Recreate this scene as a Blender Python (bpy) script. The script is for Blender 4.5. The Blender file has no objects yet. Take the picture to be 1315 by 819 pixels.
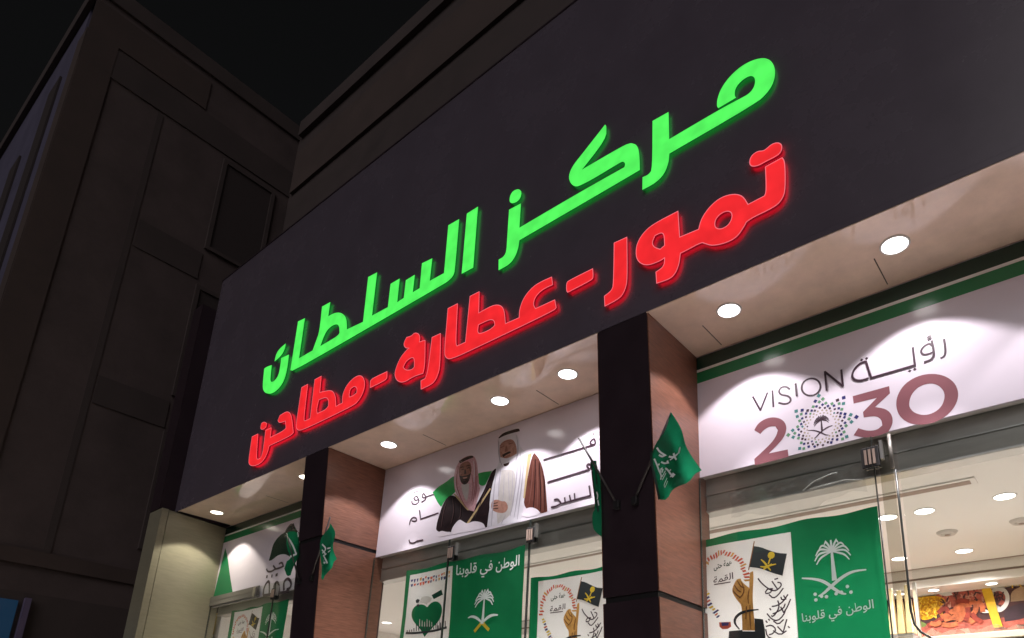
import bpy, bmesh, math, random
from mathutils import Vector, Matrix
from mathutils.geometry import tessellate_polygon
R = math.radians
random.seed(7)
S = bpy.context.scene
COL = S.collection

# ------------------------------------------------------------------ camera
W_PX, H_PX, FOC, CX, CY = 1315., 819., 891., 748., 701.
CAM = Vector((0, 0, 1.6))
RW = ((0.79188649, 0.61021376, 0.02355745),      # rows: camera right, down, forward in world axes
      (-0.1612704, 0.24617935, -0.95571313),
      (-0.58898866, 0.7530172, 0.29335552))
cd = bpy.data.cameras.new('camera')
cam = bpy.data.objects.new('camera', cd)
COL.objects.link(cam)
m = Matrix(((RW[0][0], -RW[1][0], -RW[2][0], CAM.x),
            (RW[0][1], -RW[1][1], -RW[2][1], CAM.y),
            (RW[0][2], -RW[1][2], -RW[2][2], CAM.z), (0, 0, 0, 1)))
cam.matrix_world = m
cd.sensor_fit = 'HORIZONTAL'
cd.sensor_width = 36
cd.lens = FOC / W_PX * 36
cd.shift_x = (W_PX / 2 - CX) / W_PX
cd.shift_y = -(H_PX / 2 - CY) / W_PX
cd.clip_start = .05
cd.clip_end = 2000
S.camera = cam

# ------------------------------------------------------------------ sky, light, exposure
w = bpy.data.worlds.new('World')
S.world = w
w.use_nodes = True
nt = w.node_tree
sky = nt.nodes.new('ShaderNodeTexSky')
sky.sky_type = 'NISHITA'
sky.sun_disc = False
SUN_EL, SUN_AZ = 28, 155
sky.sun_elevation = R(SUN_EL)
sky.sun_rotation = R(SUN_AZ)
sky.dust_density = 4
hs = nt.nodes.new('ShaderNodeHueSaturation')
hs.inputs['Saturation'].default_value = .12
nt.links.new(sky.outputs[0], hs.inputs['Color'])
nt.links.new(hs.outputs[0], nt.nodes['Background'].inputs['Color'])
nt.nodes['Background'].inputs['Strength'].default_value = .0022
sd = bpy.data.lights.new('sun', 'SUN')
sd.energy = .62
sd.angle = R(50)
sd.color = (1, .93, .95)
so = bpy.data.objects.new('sun', sd)
COL.objects.link(so)
az = R(SUN_AZ)
dvec = Vector((math.sin(az) * math.cos(R(SUN_EL)), math.cos(az) * math.cos(R(SUN_EL)), math.sin(R(SUN_EL))))
so.rotation_euler = dvec.to_track_quat('Z', 'Y').to_euler()
S.view_settings.view_transform = 'Standard'
S.view_settings.look = 'None'
S.view_settings.exposure = 0
S.view_settings.gamma = 1
S.view_settings.use_curve_mapping = False
S.render.engine = 'CYCLES'
S.cycles.use_denoising = True
S.cycles.max_bounces = 9
S.cycles.transparent_max_bounces = 14
S.cycles.sample_clamp_indirect = 4
S.cycles.caustics_reflective = False
S.cycles.caustics_refractive = False

# ------------------------------------------------------------------ helpers
def at(px, py, axis, val):
    """pixel of the survey photo -> point on the real plane axis = val"""
    a = (px - CX, py - CY, FOC)
    r = [sum(a[i] * RW[i][k] for i in range(3)) for k in range(3)]
    t = (val - CAM[axis]) / r[axis]
    return Vector((CAM.x + t * r[0], CAM.y + t * r[1], CAM.z + t * r[2]))

def zm(ox, oy, s, pts):
    return [(ox + a / s, oy + b / s) for a, b in pts]

def pl(pts, Y):
    """pixels -> (x, z) on the plane y = Y"""
    o = []
    for p in pts:
        v = at(p[0], p[1], 1, Y)
        o.append((v.x, v.z))
    return o

def chaikin(pts, n=2, lim=58, closed=True):
    for _ in range(n):
        o = []
        L = len(pts)
        for i in range(L):
            p = Vector(pts[i])
            if not closed and i in (0, L - 1):
                o.append(tuple(p)); continue
            a = Vector(pts[i - 1]); b = Vector(pts[(i + 1) % L])
            d1, d2 = p - a, b - p
            if d1.length < 1e-6 or d2.length < 1e-6:
                continue
            if math.degrees(d1.angle(d2)) < lim:
                o.append(tuple(p - d1 * .25)); o.append(tuple(p + d2 * .25))
            else:
                o.append(tuple(p))
        pts = o
    return pts

class MB:
    def __init__(s): s.v = []; s.f = []; s.mi = []
    def face(s, vs, mi=0):
        k = len(s.v); s.v += [tuple(v) for v in vs]; s.f.append(tuple(range(k, k + len(vs)))); s.mi.append(mi)
    def box(s, a, b, mi=0):
        x0, y0, z0 = [min(a[i], b[i]) for i in range(3)]; x1, y1, z1 = [max(a[i], b[i]) for i in range(3)]
        k = len(s.v)
        s.v += [(x0, y0, z0), (x1, y0, z0), (x1, y1, z0), (x0, y1, z0), (x0, y0, z1), (x1, y0, z1), (x1, y1, z1), (x0, y1, z1)]
        for f in ((0, 3, 2, 1), (4, 5, 6, 7), (0, 1, 5, 4), (1, 2, 6, 5), (2, 3, 7, 6), (3, 0, 4, 7)):
            s.f.append(tuple(k + i for i in f)); s.mi.append(mi)
    def hexa(s, low, high, mi=0):
        """two rings of four points"""
        k = len(s.v); s.v += [tuple(p) for p in low] + [tuple(p) for p in high]
        for f in ((0, 3, 2, 1), (4, 5, 6, 7), (0, 1, 5, 4), (1, 2, 6, 5), (2, 3, 7, 6), (3, 0, 4, 7)):
            s.f.append(tuple(k + i for i in f)); s.mi.append(mi)
    def poly(s, loops, y, mi=0):
        """flat polygon with holes in the plane y, loops of (x, z)"""
        vv = [[Vector((p[0], p[1], 0)) for p in lp] for lp in loops]
        flat = [p for lp in vv for p in lp]
        k = len(s.v); s.v += [(p.x, y, p.y) for p in flat]
        for t in tessellate_polygon(vv):
            a, b, c = [flat[i] for i in t]
            n = (b - a).cross(c - a).z
            if abs(n) < 1e-12: continue
            s.f.append(tuple(k + i for i in (t if n > 0 else t[::-1]))); s.mi.append(mi)
    def sides(s, loops, y0, y1, mi=0):
        for lp in loops:
            n = len(lp); k = len(s.v)
            s.v += [(p[0], y0, p[1]) for p in lp] + [(p[0], y1, p[1]) for p in lp]
            for i in range(n):
                j = (i + 1) % n
                s.f.append((k + i, k + j, k + n + j, k + n + i)); s.mi.append(mi)
    def stroke(s, pts, wd, y, mi=0, closed=False, taper=False, sm=2):
        """mitred ribbon of width wd in the plane y"""
        if sm: pts = chaikin(pts, sm, 100, closed)
        P = [Vector(p) for p in pts]; n = len(P)
        L, Rr = [], []
        for i in range(n):
            a = P[i - 1] if (i or closed) else P[i]; b = P[(i + 1) % n] if (i < n - 1 or closed) else P[i]
            d1 = (P[i] - a); d2 = (b - P[i])
            if d1.length < 1e-9: d1 = d2
            if d2.length < 1e-9: d2 = d1
            d1 = d1.normalized(); d2 = d2.normalized()
            t = d1 + d2
            t = t.normalized() if t.length > 1e-6 else d1
            nn = Vector((-t.y, t.x)); c = max(.45, nn.dot(Vector((-d1.y, d1.x))))
            h = wd / 2 / c
            if taper: h *= .25 + .75 * math.sin(math.pi * (i + .5) / n) ** .6
            L.append(P[i] + nn * h); Rr.append(P[i] - nn * h)
        for i in range(n if closed else n - 1):
            j = (i + 1) % n
            s.face([(q.x, y, q.y) for q in (Rr[i], Rr[j], L[j], L[i])], mi)
    def disc(s, c, r, y, n=14, mi=0, rz=None):
        s.face([(c[0] + r * math.cos(2 * math.pi * i / n), y, c[1] + (rz or r) * math.sin(2 * math.pi * i / n)) for i in range(n)], mi)
    def tube(s, pts, r, n=8, mi=0):
        P = [Vector(p) for p in pts]; rings = []
        for i, p in enumerate(P):
            t = (P[min(i + 1, len(P) - 1)] - P[max(i - 1, 0)]).normalized()
            u = t.cross(Vector((0, 0, 1)) if abs(t.z) < .9 else Vector((1, 0, 0))).normalized(); v = t.cross(u)
            k = len(s.v); rr = r[i] if isinstance(r, (list, tuple)) else r
            s.v += [tuple(p + (u * math.cos(2 * math.pi * q / n) + v * math.sin(2 * math.pi * q / n)) * rr) for q in range(n)]
            rings.append(k)
        for a, b in zip(rings, rings[1:]):
            for q in range(n):
                s.f.append((a + q, a + (q + 1) % n, b + (q + 1) % n, b + q)); s.mi.append(mi)
        s.f.append(tuple(rings[0] + q for q in range(n))[::-1]); s.mi.append(mi)
        s.f.append(tuple(rings[-1] + q for q in range(n))); s.mi.append(mi)
    def lathe(s, c, prof, n=28, mi=0):
        """profile of (r, z) round the vertical axis at c"""
        k = len(s.v)
        for r, z in prof:
            s.v += [(c[0] + r * math.cos(2 * math.pi * q / n), c[1] + r * math.sin(2 * math.pi * q / n), c[2] + z) for q in range(n)]
        for i in range(len(prof) - 1):
            for q in range(n):
                s.f.append((k + i * n + q, k + i * n + (q + 1) % n, k + (i + 1) * n + (q + 1) % n, k + (i + 1) * n + q)); s.mi.append(mi)
    def build(s, name, mats, parent=None, smooth=False, bevel=0):
        me = bpy.data.meshes.new(name)
        me.from_pydata(s.v, [], s.f)
        for mt in (mats if isinstance(mats, (list, tuple)) else [mats]): me.materials.append(mt)
        for p, i in zip(me.polygons, s.mi): p.material_index = i; p.use_smooth = smooth
        me.update()
        o = bpy.data.objects.new(name, me); COL.objects.link(o)
        if parent: o.parent = parent; o.matrix_parent_inverse = Matrix.Translation(-PO[parent.name])
        PO[o.name] = Vector((0, 0, 0))
        if bevel:
            b = o.modifiers.new('bevel', 'BEVEL'); b.width = bevel; b.segments = 2; b.limit_method = 'ANGLE'
        return o

PO = {}                                     # world origin of every object, so that parts keep world coordinates
def thing(name, label, cat, loc=(0, 0, 0), group=None):
    o = bpy.data.objects.new(name, None); COL.objects.link(o)
    o.location = loc; o.empty_display_size = .1
    o['label'] = label; o['category'] = cat
    if group: o['group'] = group
    PO[o.name] = Vector(loc)
    return o

def tag(o, label=None, cat=None, group=None, kind=None):
    for k, v in (('label', label), ('category', cat), ('group', group), ('kind', kind)):
        if v: o[k] = v
    return o

# ------------------------------------------------------------------ materials
def mat(name, col, rough=.5, metal=0, spec=.5, var=.0, scale=8, stretch=(1, 1, 1), emit=None, estr=1, bump=0, bscale=30, coat=0, trans=0):
    mt = bpy.data.materials.new(name); mt.use_nodes = True
    n = mt.node_tree; b = n.nodes['Principled BSDF']
    b.inputs['Base Color'].default_value = (*col, 1)
    b.inputs['Roughness'].default_value = rough; b.inputs['Metallic'].default_value = metal
    b.inputs['Specular IOR Level'].default_value = spec; b.inputs['Coat Weight'].default_value = coat
    if emit:
        b.inputs['Emission Color'].default_value = (*emit, 1); b.inputs['Emission Strength'].default_value = estr
    if var or bump:
        tc = n.nodes.new('ShaderNodeTexCoord'); mp = n.nodes.new('ShaderNodeMapping')
        mp.inputs['Scale'].default_value = stretch
        n.links.new(tc.outputs['Object'], mp.inputs[0])
    if var:
        nz = n.nodes.new('ShaderNodeTexNoise'); nz.inputs['Scale'].default_value = scale; nz.inputs['Detail'].default_value = 6
        nz.inputs['Roughness'].default_value = .65
        n.links.new(mp.outputs[0], nz.inputs['Vector'])
        mr = n.nodes.new('ShaderNodeMapRange')
        mr.inputs[1].default_value = .3; mr.inputs[2].default_value = .7
        mr.inputs[3].default_value = 1 - var; mr.inputs[4].default_value = 1 + var
        n.links.new(nz.outputs['Fac'], mr.inputs[0])
        mx = n.nodes.new('ShaderNodeVectorMath'); mx.operation = 'SCALE'; mx.inputs[0].default_value = col
        n.links.new(mr.outputs[0], mx.inputs['Scale']); n.links.new(mx.outputs[0], b.inputs['Base Color'])
        r2 = n.nodes.new('ShaderNodeMapRange'); r2.inputs[3].default_value = max(.02, rough * .8); r2.inputs[4].default_value = min(1, rough * 1.25)
        n.links.new(nz.outputs['Fac'], r2.inputs[0]); n.links.new(r2.outputs[0], b.inputs['Roughness'])
    if bump:
        n2 = n.nodes.new('ShaderNodeTexNoise'); n2.inputs['Scale'].default_value = bscale; n2.inputs['Detail'].default_value = 4
        n.links.new(mp.outputs[0], n2.inputs['Vector'])
        bp = n.nodes.new('ShaderNodeBump'); bp.inputs['Strength'].default_value = bump; bp.inputs['Distance'].default_value = .01
        n.links.new(n2.outputs['Fac'], bp.inputs['Height']); n.links.new(bp.outputs[0], b.inputs['Normal'])
    return mt

def glass_mat(name, tint=(.96, .98, .97), refl=1.0):
    mt = bpy.data.materials.new(name); mt.use_nodes = True; n = mt.node_tree
    n.nodes.remove(n.nodes['Principled BSDF'])
    tr = n.nodes.new('ShaderNodeBsdfTransparent'); tr.inputs[0].default_value = (*tint, 1)
    gl = n.nodes.new('ShaderNodeBsdfGlossy'); gl.inputs['Roughness'].default_value = .03; gl.inputs[0].default_value = (refl, refl, refl, 1)
    fr = n.nodes.new('ShaderNodeFresnel'); fr.inputs[0].default_value = 1.45
    ge = n.nodes.new('ShaderNodeNewGeometry'); mi = n.nodes.new('ShaderNodeMapRange'); mi.inputs[3].default_value = 1.45; mi.inputs[4].default_value = 1 / 1.45
    n.links.new(ge.outputs['Backfacing'], mi.inputs[0]); n.links.new(mi.outputs[0], fr.inputs[0])
    mx = n.nodes.new('ShaderNodeMixShader')
    n.links.new(fr.outputs[0], mx.inputs[0]); n.links.new(tr.outputs[0], mx.inputs[1]); n.links.new(gl.outputs[0], mx.inputs[2])
    n.links.new(mx.outputs[0], n.nodes['Material Output'].inputs[0])
    return mt

M = {}
M['fascia'] = mat('fascia_panel', (.112, .092, .118), .26, spec=.5, var=.10, scale=2.2, bump=.04, bscale=2.5)
M['dark'] = mat('dark_cladding', (.030, .018, .024), .35, spec=.4, var=.15, scale=6)
M['black'] = mat('black', (.012, .011, .012), .5)
M['laminate'] = mat('brown_laminate', (.175, .072, .045), .36, var=.34, scale=9, stretch=(1, 1.0, 11), spec=.5)
M['wing'] = mat('greige_laminate', (.26, .24, .17), .35, var=.10, scale=7, stretch=(1, 1, 7))
M['soffit'] = mat('soffit_panel', (.84, .64, .50), .055, var=.10, scale=6, spec=1.0, bump=.02, bscale=4)
M['seam'] = mat('panel_seam', (.10, .07, .055), .6)
M['banner'] = mat('banner_vinyl', (.76, .70, .79), .17, spec=.5, var=.02, scale=3)
M['bstripe'] = mat('banner_green', (.015, .20, .075), .2)
M['bdark'] = mat('banner_dark_green', (.010, .045, .030), .25)
M['plum'] = mat('print_plum', (.27, .11, .13), .25)
M['ink'] = mat('print_ink', (.055, .03, .045), .3)
M['navy'] = mat('print_navy', (.035, .035, .16), .3)
M['teal'] = mat('print_teal', (.06, .22, .22), .3)
M['pgreen'] = mat('print_green', (.13, .30, .17), .3)
M['beige'] = mat('print_beige', (.42, .36, .27), .3)
M['steel'] = mat('header_steel', (.46, .44, .41), .32, metal=.3, var=.10, scale=4, stretch=(1, 1, 6))
M['slot2'] = mat('dull_steel', (.22, .21, .19), .35, metal=.3)
M['alum'] = mat('aluminium', (.55, .54, .52), .3, metal=.9)
M['white'] = mat('white_paint', (.80, .76, .73), .5, var=.03)
M['ceil'] = mat('ceiling_paint', (.84, .80, .77), .6, var=.02, scale=2)
M['slot'] = mat('vent_slot', (.30, .22, .18), .6)
M['vent'] = mat('vent_grey', (.55, .50, .46), .45)
M['floor'] = mat('floor_tile', (.62, .57, .52), .2, var=.05)
M['lamp'] = mat('lamp_white', (.9, .9, .9), .4, emit=(1, .96, .93), estr=6)
M['lampw'] = mat('lamp_warm', (.9, .9, .8), .4, emit=(1, .93, .74), estr=5)
M['rim'] = mat('lamp_rim', (.75, .72, .70), .35)
M['gface'] = mat('green_letter_face', (.05, .3, .06), .35, emit=(.088, .93, .112), estr=.95)
M['gside'] = mat('green_letter_return', (.01, .10, .03), .4, emit=(.01, .30, .04), estr=.30)
M['rface'] = mat('red_letter_face', (.35, .02, .02), .35, emit=(.86, .020, .026), estr=.9)
M['rside'] = mat('red_letter_return', (.25, .008, .02), .35, emit=(.50, .004, .02), estr=.36)
M['rback'] = mat('red_added_bloom', (.3, .01, .01), .5, emit=(1, .01, .03), estr=3.6)  # glowing back added to imitate bloom around the red letters
M['gback'] = mat('green_added_bloom', (.02, .3, .04), .5, emit=(.03, 1, .10), estr=1.0)  # same added glow behind the green letters, standing in for bloom
M['rtrim'] = mat('trim_painted_highlight', (.75, .20, .25), .3, emit=(.95, .18, .22), estr=.8)  # highlight of the trim caps painted in as an even pink glow
M['cgreen'] = mat('cloth_green', (.006, .165, .062), .62, spec=.25, var=.10, scale=5, bump=.25, bscale=9)
M['cwhite'] = mat('cloth_white', (.78, .76, .76), .65, spec=.25, var=.03, scale=6, bump=.25, bscale=9)
M['cprint'] = mat('cloth_print_white', (.90, .92, .90), .6)
M['cblack'] = mat('cloth_print_black', (.018, .022, .025), .6)
M['cyellow'] = mat('cloth_print_yellow', (.75, .50, .03), .6)
M['cred'] = mat('cloth_print_red', (.62, .10, .05), .6)
M['cskin'] = mat('cloth_print_skin', (.62, .30, .07), .6, var=.25, scale=30)
M['cskin2'] = mat('cloth_print_skin_shade', (.22, .08, .015), .6)
M['flag'] = mat('flag_green', (.006, .135, .06), .55, spec=.3, var=.12, scale=12)
M['pole'] = mat('pole_dark', (.06, .05, .05), .4)
M['flagdark'] = mat('flag_hem', (.006, .03, .02), .6)
M['glass'] = glass_mat('door_glass')
M['gedge'] = mat('glass_edge', (.035, .04, .036), .35)
M['acryl'] = glass_mat('acrylic', (.80, .80, .76))
M['film_glint'] = mat('painted_film_glint', (.7, .7, .68), .2)  # white of the highlights drawn on the plastic sheet
M['film'] = glass_mat('plastic_film', (.9, .9, .9))
M['apt'] = mat('render_taupe', (.100, .073, .070), .8, var=.24, scale=1.5, bump=.3, bscale=14)
M['aptband'] = mat('render_brown', (.082, .057, .050), .8, var=.15, scale=2)
M['aptdark'] = mat('render_dark', (.074, .055, .052), .8, var=.15, scale=2)
M['aptfront'] = mat('front_blue_grey', (.11, .10, .16), .7, var=.15, scale=1.2)
M['darkglass'] = mat('dark_window', (.055, .042, .041), .6)
M['bluelit'] = mat('blue_lit_pane', (.02, .05, .1), .2, emit=(.010, .055, .12), estr=.30)
M['purple'] = mat('mauve_frame', (.16, .13, .22), .4)
M['pave'] = mat('paving', (.58, .54, .50), .45, var=.10, scale=2, bump=.1)
M['asphalt'] = mat('asphalt', (.05, .05, .052), .85, var=.2, scale=20)
M['kerb'] = mat('kerb', (.40, .39, .37), .8, var=.1)

for k_ in ('cgreen', 'cwhite', 'flag'):
    n = M[k_].node_tree; b_ = n.nodes['Principled BSDF']; tl = n.nodes.new('ShaderNodeBsdfTranslucent'); mx = n.nodes.new('ShaderNodeMixShader')
    src = b_.inputs['Base Color'].links[0].from_socket; n.links.new(src, tl.inputs[0]); mx.inputs[0].default_value = .5
    n.links.new(b_.outputs[0], mx.inputs[1]); n.links.new(tl.outputs[0], mx.inputs[2]); n.links.new(mx.outputs[0], n.nodes['Material Output'].inputs[0])

for k_ in ('gface', 'rface'):
    n = M[k_].node_tree; b_ = n.nodes['Principled BSDF']; tc = n.nodes.new('ShaderNodeTexCoord'); nz = n.nodes.new('ShaderNodeTexNoise'); nz.inputs['Scale'].default_value = 9
    mr = n.nodes.new('ShaderNodeMapRange'); mr.inputs[1].default_value = .3; mr.inputs[2].default_value = .7; mr.inputs[3].default_value = .84; mr.inputs[4].default_value = 1.10
    n.links.new(tc.outputs['Object'], nz.inputs['Vector']); n.links.new(nz.outputs['Fac'], mr.inputs[0]); n.links.new(mr.outputs[0], b_.inputs['Emission Strength'])

# ------------------------------------------------------------------ ground
g = MB(); g.box((-900, -900, -.5), (900, 900, -.14)); tag(g.build('road', M['asphalt']), kind='structure')
g = MB(); g.box((-60, -1.6, -.135), (60, 40, 0)); tag(g.build('pavement', M['pave']), kind='structure')
g = MB()
for i in range(60): g.box((-60 + i * 2, -1.75, -.137), (-60 + i * 2 + 1.98, -1.604, .012))
tag(g.build('kerb', M['kerb'], bevel=.01), kind='structure')

# ------------------------------------------------------------------ the shop
YF, ZS, YB = 2.815, 4.0, 3.384                     # fascia plane, soffit height, banner plane
XL, XR = -7.63, 1.47
PIL = [(-5.21, -4.88, 3.24), (-2.13, -1.793, 2.405), (.97, 1.30, 2.405)]
shop = thing('shop_building', 'dark clad shop front with tall blank fascia, wood sided pillars and three lit bays', 'shop', (-3, 3.4, 0))
f = MB(); f.box((-7.70, YF, ZS + .0315), (1.5, YF + .06, 6.90)); fas = f.build('fascia', M['fascia'], shop)
f = MB(); f.box((-7.70, YF, ZS - .001), (1.5, YF + .0025, ZS + .031)); f.build('lower_lip', M['fascia'], fas)
f = MB(); f.box((-7.71, YF - .006, 6.90), (1.51, YF + .30, 6.915)); f.build('coping', M['dark'], fas)
f = MB(); f.box((-7.70, YF + .062, 4.12), (1.5, 4.38, 6.85)); f.build('upper_wall', M['dark'], shop)

bays = [(XL + .004, PIL[0][0]), (PIL[0][1], PIL[1][0]), (PIL[1][1], PIL[2][0])]
seams = [[-6.4], [-4.05, -2.87], [-1.60, -.65, .3]]
for (a, b), sx in zip(bays, seams):
    f = MB(); f.box((a, YF + .003, ZS), (b, YB + .10, ZS + .03)); s_ = f.build('soffit', M['soffit'], shop)
    f = MB(); f.box((a, YF + .0032, ZS - .006), (b, YF + .012, ZS - .0005)); f.build('edge_trim', M['soffit'], s_)
    f = MB()
    for x in sx: f.box((x - .0028, YF + .3, ZS - .0015), (x + .0028, YB - .03, ZS + .002))
    f.build('panel_seam', M['seam'], s_)
f = MB(); f.box((-7.70, YF + .065, ZS + .035), (1.5, YB + .1, 4.11)); f.build('soffit_void', M['black'], shop)

def yfront(z): return YF + .004 + .062 * (ZS - z)
for x0, x1, zg in PIL:
    p = MB()
    for za, zb in ((0, zg - .016), (zg + .016, ZS - .002)):
        p.hexa([(x0, yfront(za), za), (x1, yfront(za), za), (x1, 3.5, za), (x0, 3.5, za)],
               [(x0, yfront(zb), zb), (x1, yfront(zb), zb), (x1, 3.5, zb), (x0, 3.5, zb)])
    po = p.build('pillar', M['dark'], shop)
    p = MB(); p.box((x0 + .008, yfront(zg) + .01, zg - .02), (x1 - .008, 3.49, zg + .02)); p.build('groove', M['black'], po)
    for za, zb in ((0, zg - .016), (zg + .016, ZS - .004)):
        p = MB()
        for xa, xb in ((x1 + .001, x1 + .007), (x0 - .007, x0 - .001)):
            p.hexa([(xa, yfront(za) + .003, za), (xb, yfront(za) + .003, za), (xb, 3.48, za), (xa, 3.48, za)],
                   [(xa, yfront(zb) + .003, zb), (xb, yfront(zb) + .003, zb), (xb, 3.48, zb), (xa, 3.48, zb)])
        p.build('side_panel', M['laminate'], po)
# end wall, slightly flared towards the back, standing a little proud of the fascia
p = MB()
p.hexa([(-7.95, 2.735, 0), (XL, 2.735, 0), (XL - .125, 3.45, 0), (-7.95, 3.45, 0)],
       [(-7.95, 2.735, 3.985), (XL, 2.735, 3.985), (XL - .125, 3.45, 3.985), (-7.95, 3.45, 3.985)])
ew = p.build('end_wall', M['wing'], shop)
p = MB(); p.box((-7.93, 2.665, 0), (XL + .004, 2.729, 3.99)); p.build('edge_post', M['wing'], ew)
p = MB(); p.box((-7.94, 2.66, 4.0), (-7.705, 3.45, 6.5)); p.build('upper_return', M['dark'], shop)
# room shell
ZC = 3.15
f = MB(); f.box((XL - .1, 3.42, -.004), (1.4, 7.6, .02)); f.build('floor', M['floor'], shop)
f = MB(); f.box((XL - .1, 3.47, ZC), (1.4, 6.0, ZC + .05)); ce = f.build('ceiling', M['ceil'], shop)
f = MB(); f.box((XL - .1, 7.0, .02), (1.4, 7.1, 3.3)); f.build('back_wall', M['white'], shop)
f = MB(); f.box((1.4, 3.5, .02), (1.5, 7.1, 3.3)); f.box((XL - .2, 3.5, .02), (XL - .1, 7.1, 3.3)); f.build('side_wall', M['white'], shop)
f = MB(); f.box((XL - .1, 6.0, 3.075), (1.4, 6.05, ZC + .05)); f.box((XL - .1, 6.003, 2.99), (1.4, 6.05, 3.055))
f.box((XL - .1, 6.052, 2.992), (1.4, 6.99, 3.05)); bk = f.build('bulkhead', M['ceil'], shop)
f = MB(); f.box((XL - .1, 6.02, 3.055), (1.4, 6.049, 3.075)); f.build('shadow_gap', M['slot'], bk)
f = MB(); f.box((XL - .1, 5.98, ZC - .004), (1.4, 5.998, ZC + .002)); f.build('shadow_line', M['slot'], bk)
# header beams behind the glass tops
for a, b in bays:
    f = MB(); f.box((a - .12, 3.46, 2.995), (b, 3.55, 3.30)); hb = f.build('header_beam', M['steel'], shop)
    f = MB(); f.box((a - .12, 3.453, 3.098), (b, 3.4595, 3.106)); f.box((a - .12, 3.453, 2.997), (b, 3.4595, 3.006)); f.build('ridge', M['alum'], hb)
    f = MB(); f.box((a - .12, 3.403, 3.20), (b, 3.452, 4.02)); f.build('banner_backing', M['white'], shop)

# ------------------------------------------------------------------ building behind and beside
apt = thing('apartment_building', 'tall dark taupe block with brown bands rising beside and behind the shop', 'building', (-12, 6, 0))
XA, YA, YU, ZR = -10., 1.35, 4.4, 12.15
f = MB(); f.box((-17, YA, 0), (XA, 14, ZR)); f.build('side_wing', M['apt'], apt)
f = MB(); f.box((XA + .003, YU, 3.45), (14, 14, ZR)); f.box((XA + .003, 7.25, 0), (14, 14, 3.449)); f.box((XA + .003, 4.3, 0), (-7.96, 7.249, 3.449)); f.build('rear_wing', M['aptdark'], apt)
f = MB()
f.box((-17.02, YA - .03, 3.9), (-10.36, YA - .002, ZR - .02)); f.build('front_cladding', M['aptfront'], apt)
# corner pilaster, second pilaster, horizontal bands on the side wing
def band(name, y0, y1, z0, z1, mt, pr=.03):
    f = MB(); f.box((XA + .002, y0, z0), (XA + .002 + pr * .35, y1, z1)); return f.build(name, mt, apt)
band('corner_pilaster', YA - .05, YA + .33, 0, 11.2, M['aptband'], .06)
f = MB(); f.box((-10.36, YA - .06, 0), (XA + .001, YA - .002, 11.2)); f.build('corner_pilaster', M['aptband'], apt)
band('pilaster', 2.32, 2.40, 3.75, 10.6, M['aptdark'], .02)
band('band', YA - .05, YU - .004, 10.65, 11.15, M['aptdark'], .05)
band('band', YA - .05, 2.9, 11.2, 11.75, M['aptband'], .04)
band('band', 2.42, 3.3, 8.3, 8.75, M['aptdark'], .035)
band('band', 2.42, 3.3, 5.85, 6.25, M['aptdark'], .035)
band('ledge', YA - .08, 3.4, 3.62, 3.80, M['aptband'], .12)
band('parapet', YA - .10, YU, ZR - .28, ZR, M['aptdark'], .10)
f = MB(); f.box((-17.1, YA - .10, ZR - .28), (XA + .001, YA - .032, ZR)); f.build('parapet', M['aptdark'], apt)
band('lower_wall', YA + .34, 4.3, .0, 3.3, M['aptdark'], .02)
for z0, z1 in ((6.35, 8.2), (8.85, 10.55), (4.1, 5.8)):
    f = MB(); f.box((XA + .002, 3.30, z0), (XA + .045, 3.36, z1)); f.box((XA + .002, 4.1, z0), (XA + .045, 4.16, z1)); f.box((XA + .002, 3.361, z1 - .06), (XA + .045, 4.099, z1))
    f.box((XA + .002, 3.361, z0), (XA + .045, 4.099, z0 + .06)); wf = f.build('window', M['aptdark'], apt)
    f = MB(); f.box((XA + .004, 3.362, z0 + .062), (XA + .02, 4.098, z1 - .062)); f.build('pane', M['darkglass'], wf)
for x, z0, z1 in ((-11.2, 7.2, 11.0), (-12.6, 6.6, 10.4), (-11.2, 4.2, 6.4), (-12.6, 4.0, 5.6), (-14.2, 6.5, 10)):
    f = MB(); f.box((x - .25, YA - .06, z0), (x + .25, YA - .033, z1)); f.build('window', M['darkglass'], apt)
# blue lit window low on the side wing
a = at(0, 762, 0, XA + .05); b = at(24, 771, 0, XA + .05)
f = MB(); f.box((XA + .022, 1.72, 2.35), (XA + .05, b.y, b.z)); wn = f.build('lit_window', M['bluelit'], apt)
f = MB(); f.box((XA + .022, b.y + .05, 2.3), (XA + .09, b.y + .11, b.z + .04)); f.build('frame', M['purple'], wn)
# roof band of the rear wing
f = MB(); f.box((XA + .11, YU - .05, 10.64), (14, YU - .002, 11.5)); f.build('band', M['aptband'], apt)
f = MB(); f.box((XA + .11, YU - .08, ZR - .28), (14, YU - .002, ZR + .02)); f.build('parapet', M['aptdark'], apt)

# ------------------------------------------------------------------ sign letters
def sign(name, label, pieces, fm, sm, back, trim=None, dep=.030):
    YL = YF - dep
    loc = Vector((-3.5, YF, 4.3))
    t = thing(name, label, 'sign', loc)
    for loops in pieces:
        lp = [chaikin(pl(q, YL), 2) for q in loops]
        s_ = MB(); s_.sides(lp, YL + .0005, YF - .014); s_.poly(lp, YF - .014, 1)
        lo = s_.build('letter', [sm, back], t)
        s_ = MB(); s_.poly(lp, YL); s_.build('letter_face', fm, lo)
        if trim:
            s_ = MB()
            for q in lp: s_.stroke(q, .0045, YL - .002, closed=True, sm=0)
            s_.build('letter_trim', trim, lo)
    return t
def Z1(p): return zm(310, 360, 5.118, p)
def Z2(p): return zm(440, 250, 4.547, p)
def Z3(p): return zm(620, 150, 4.095, p)
def Z4(p): return zm(800, 50, 3.9, p)
def Z5(p): return zm(300, 460, 5.461, p)
def Z6(p): return zm(470, 360, 5.12, p)
def Z7(p): return zm(700, 270, 6.3, p)
def Z8(p): return zm(880, 160, 4.313, p)
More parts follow.
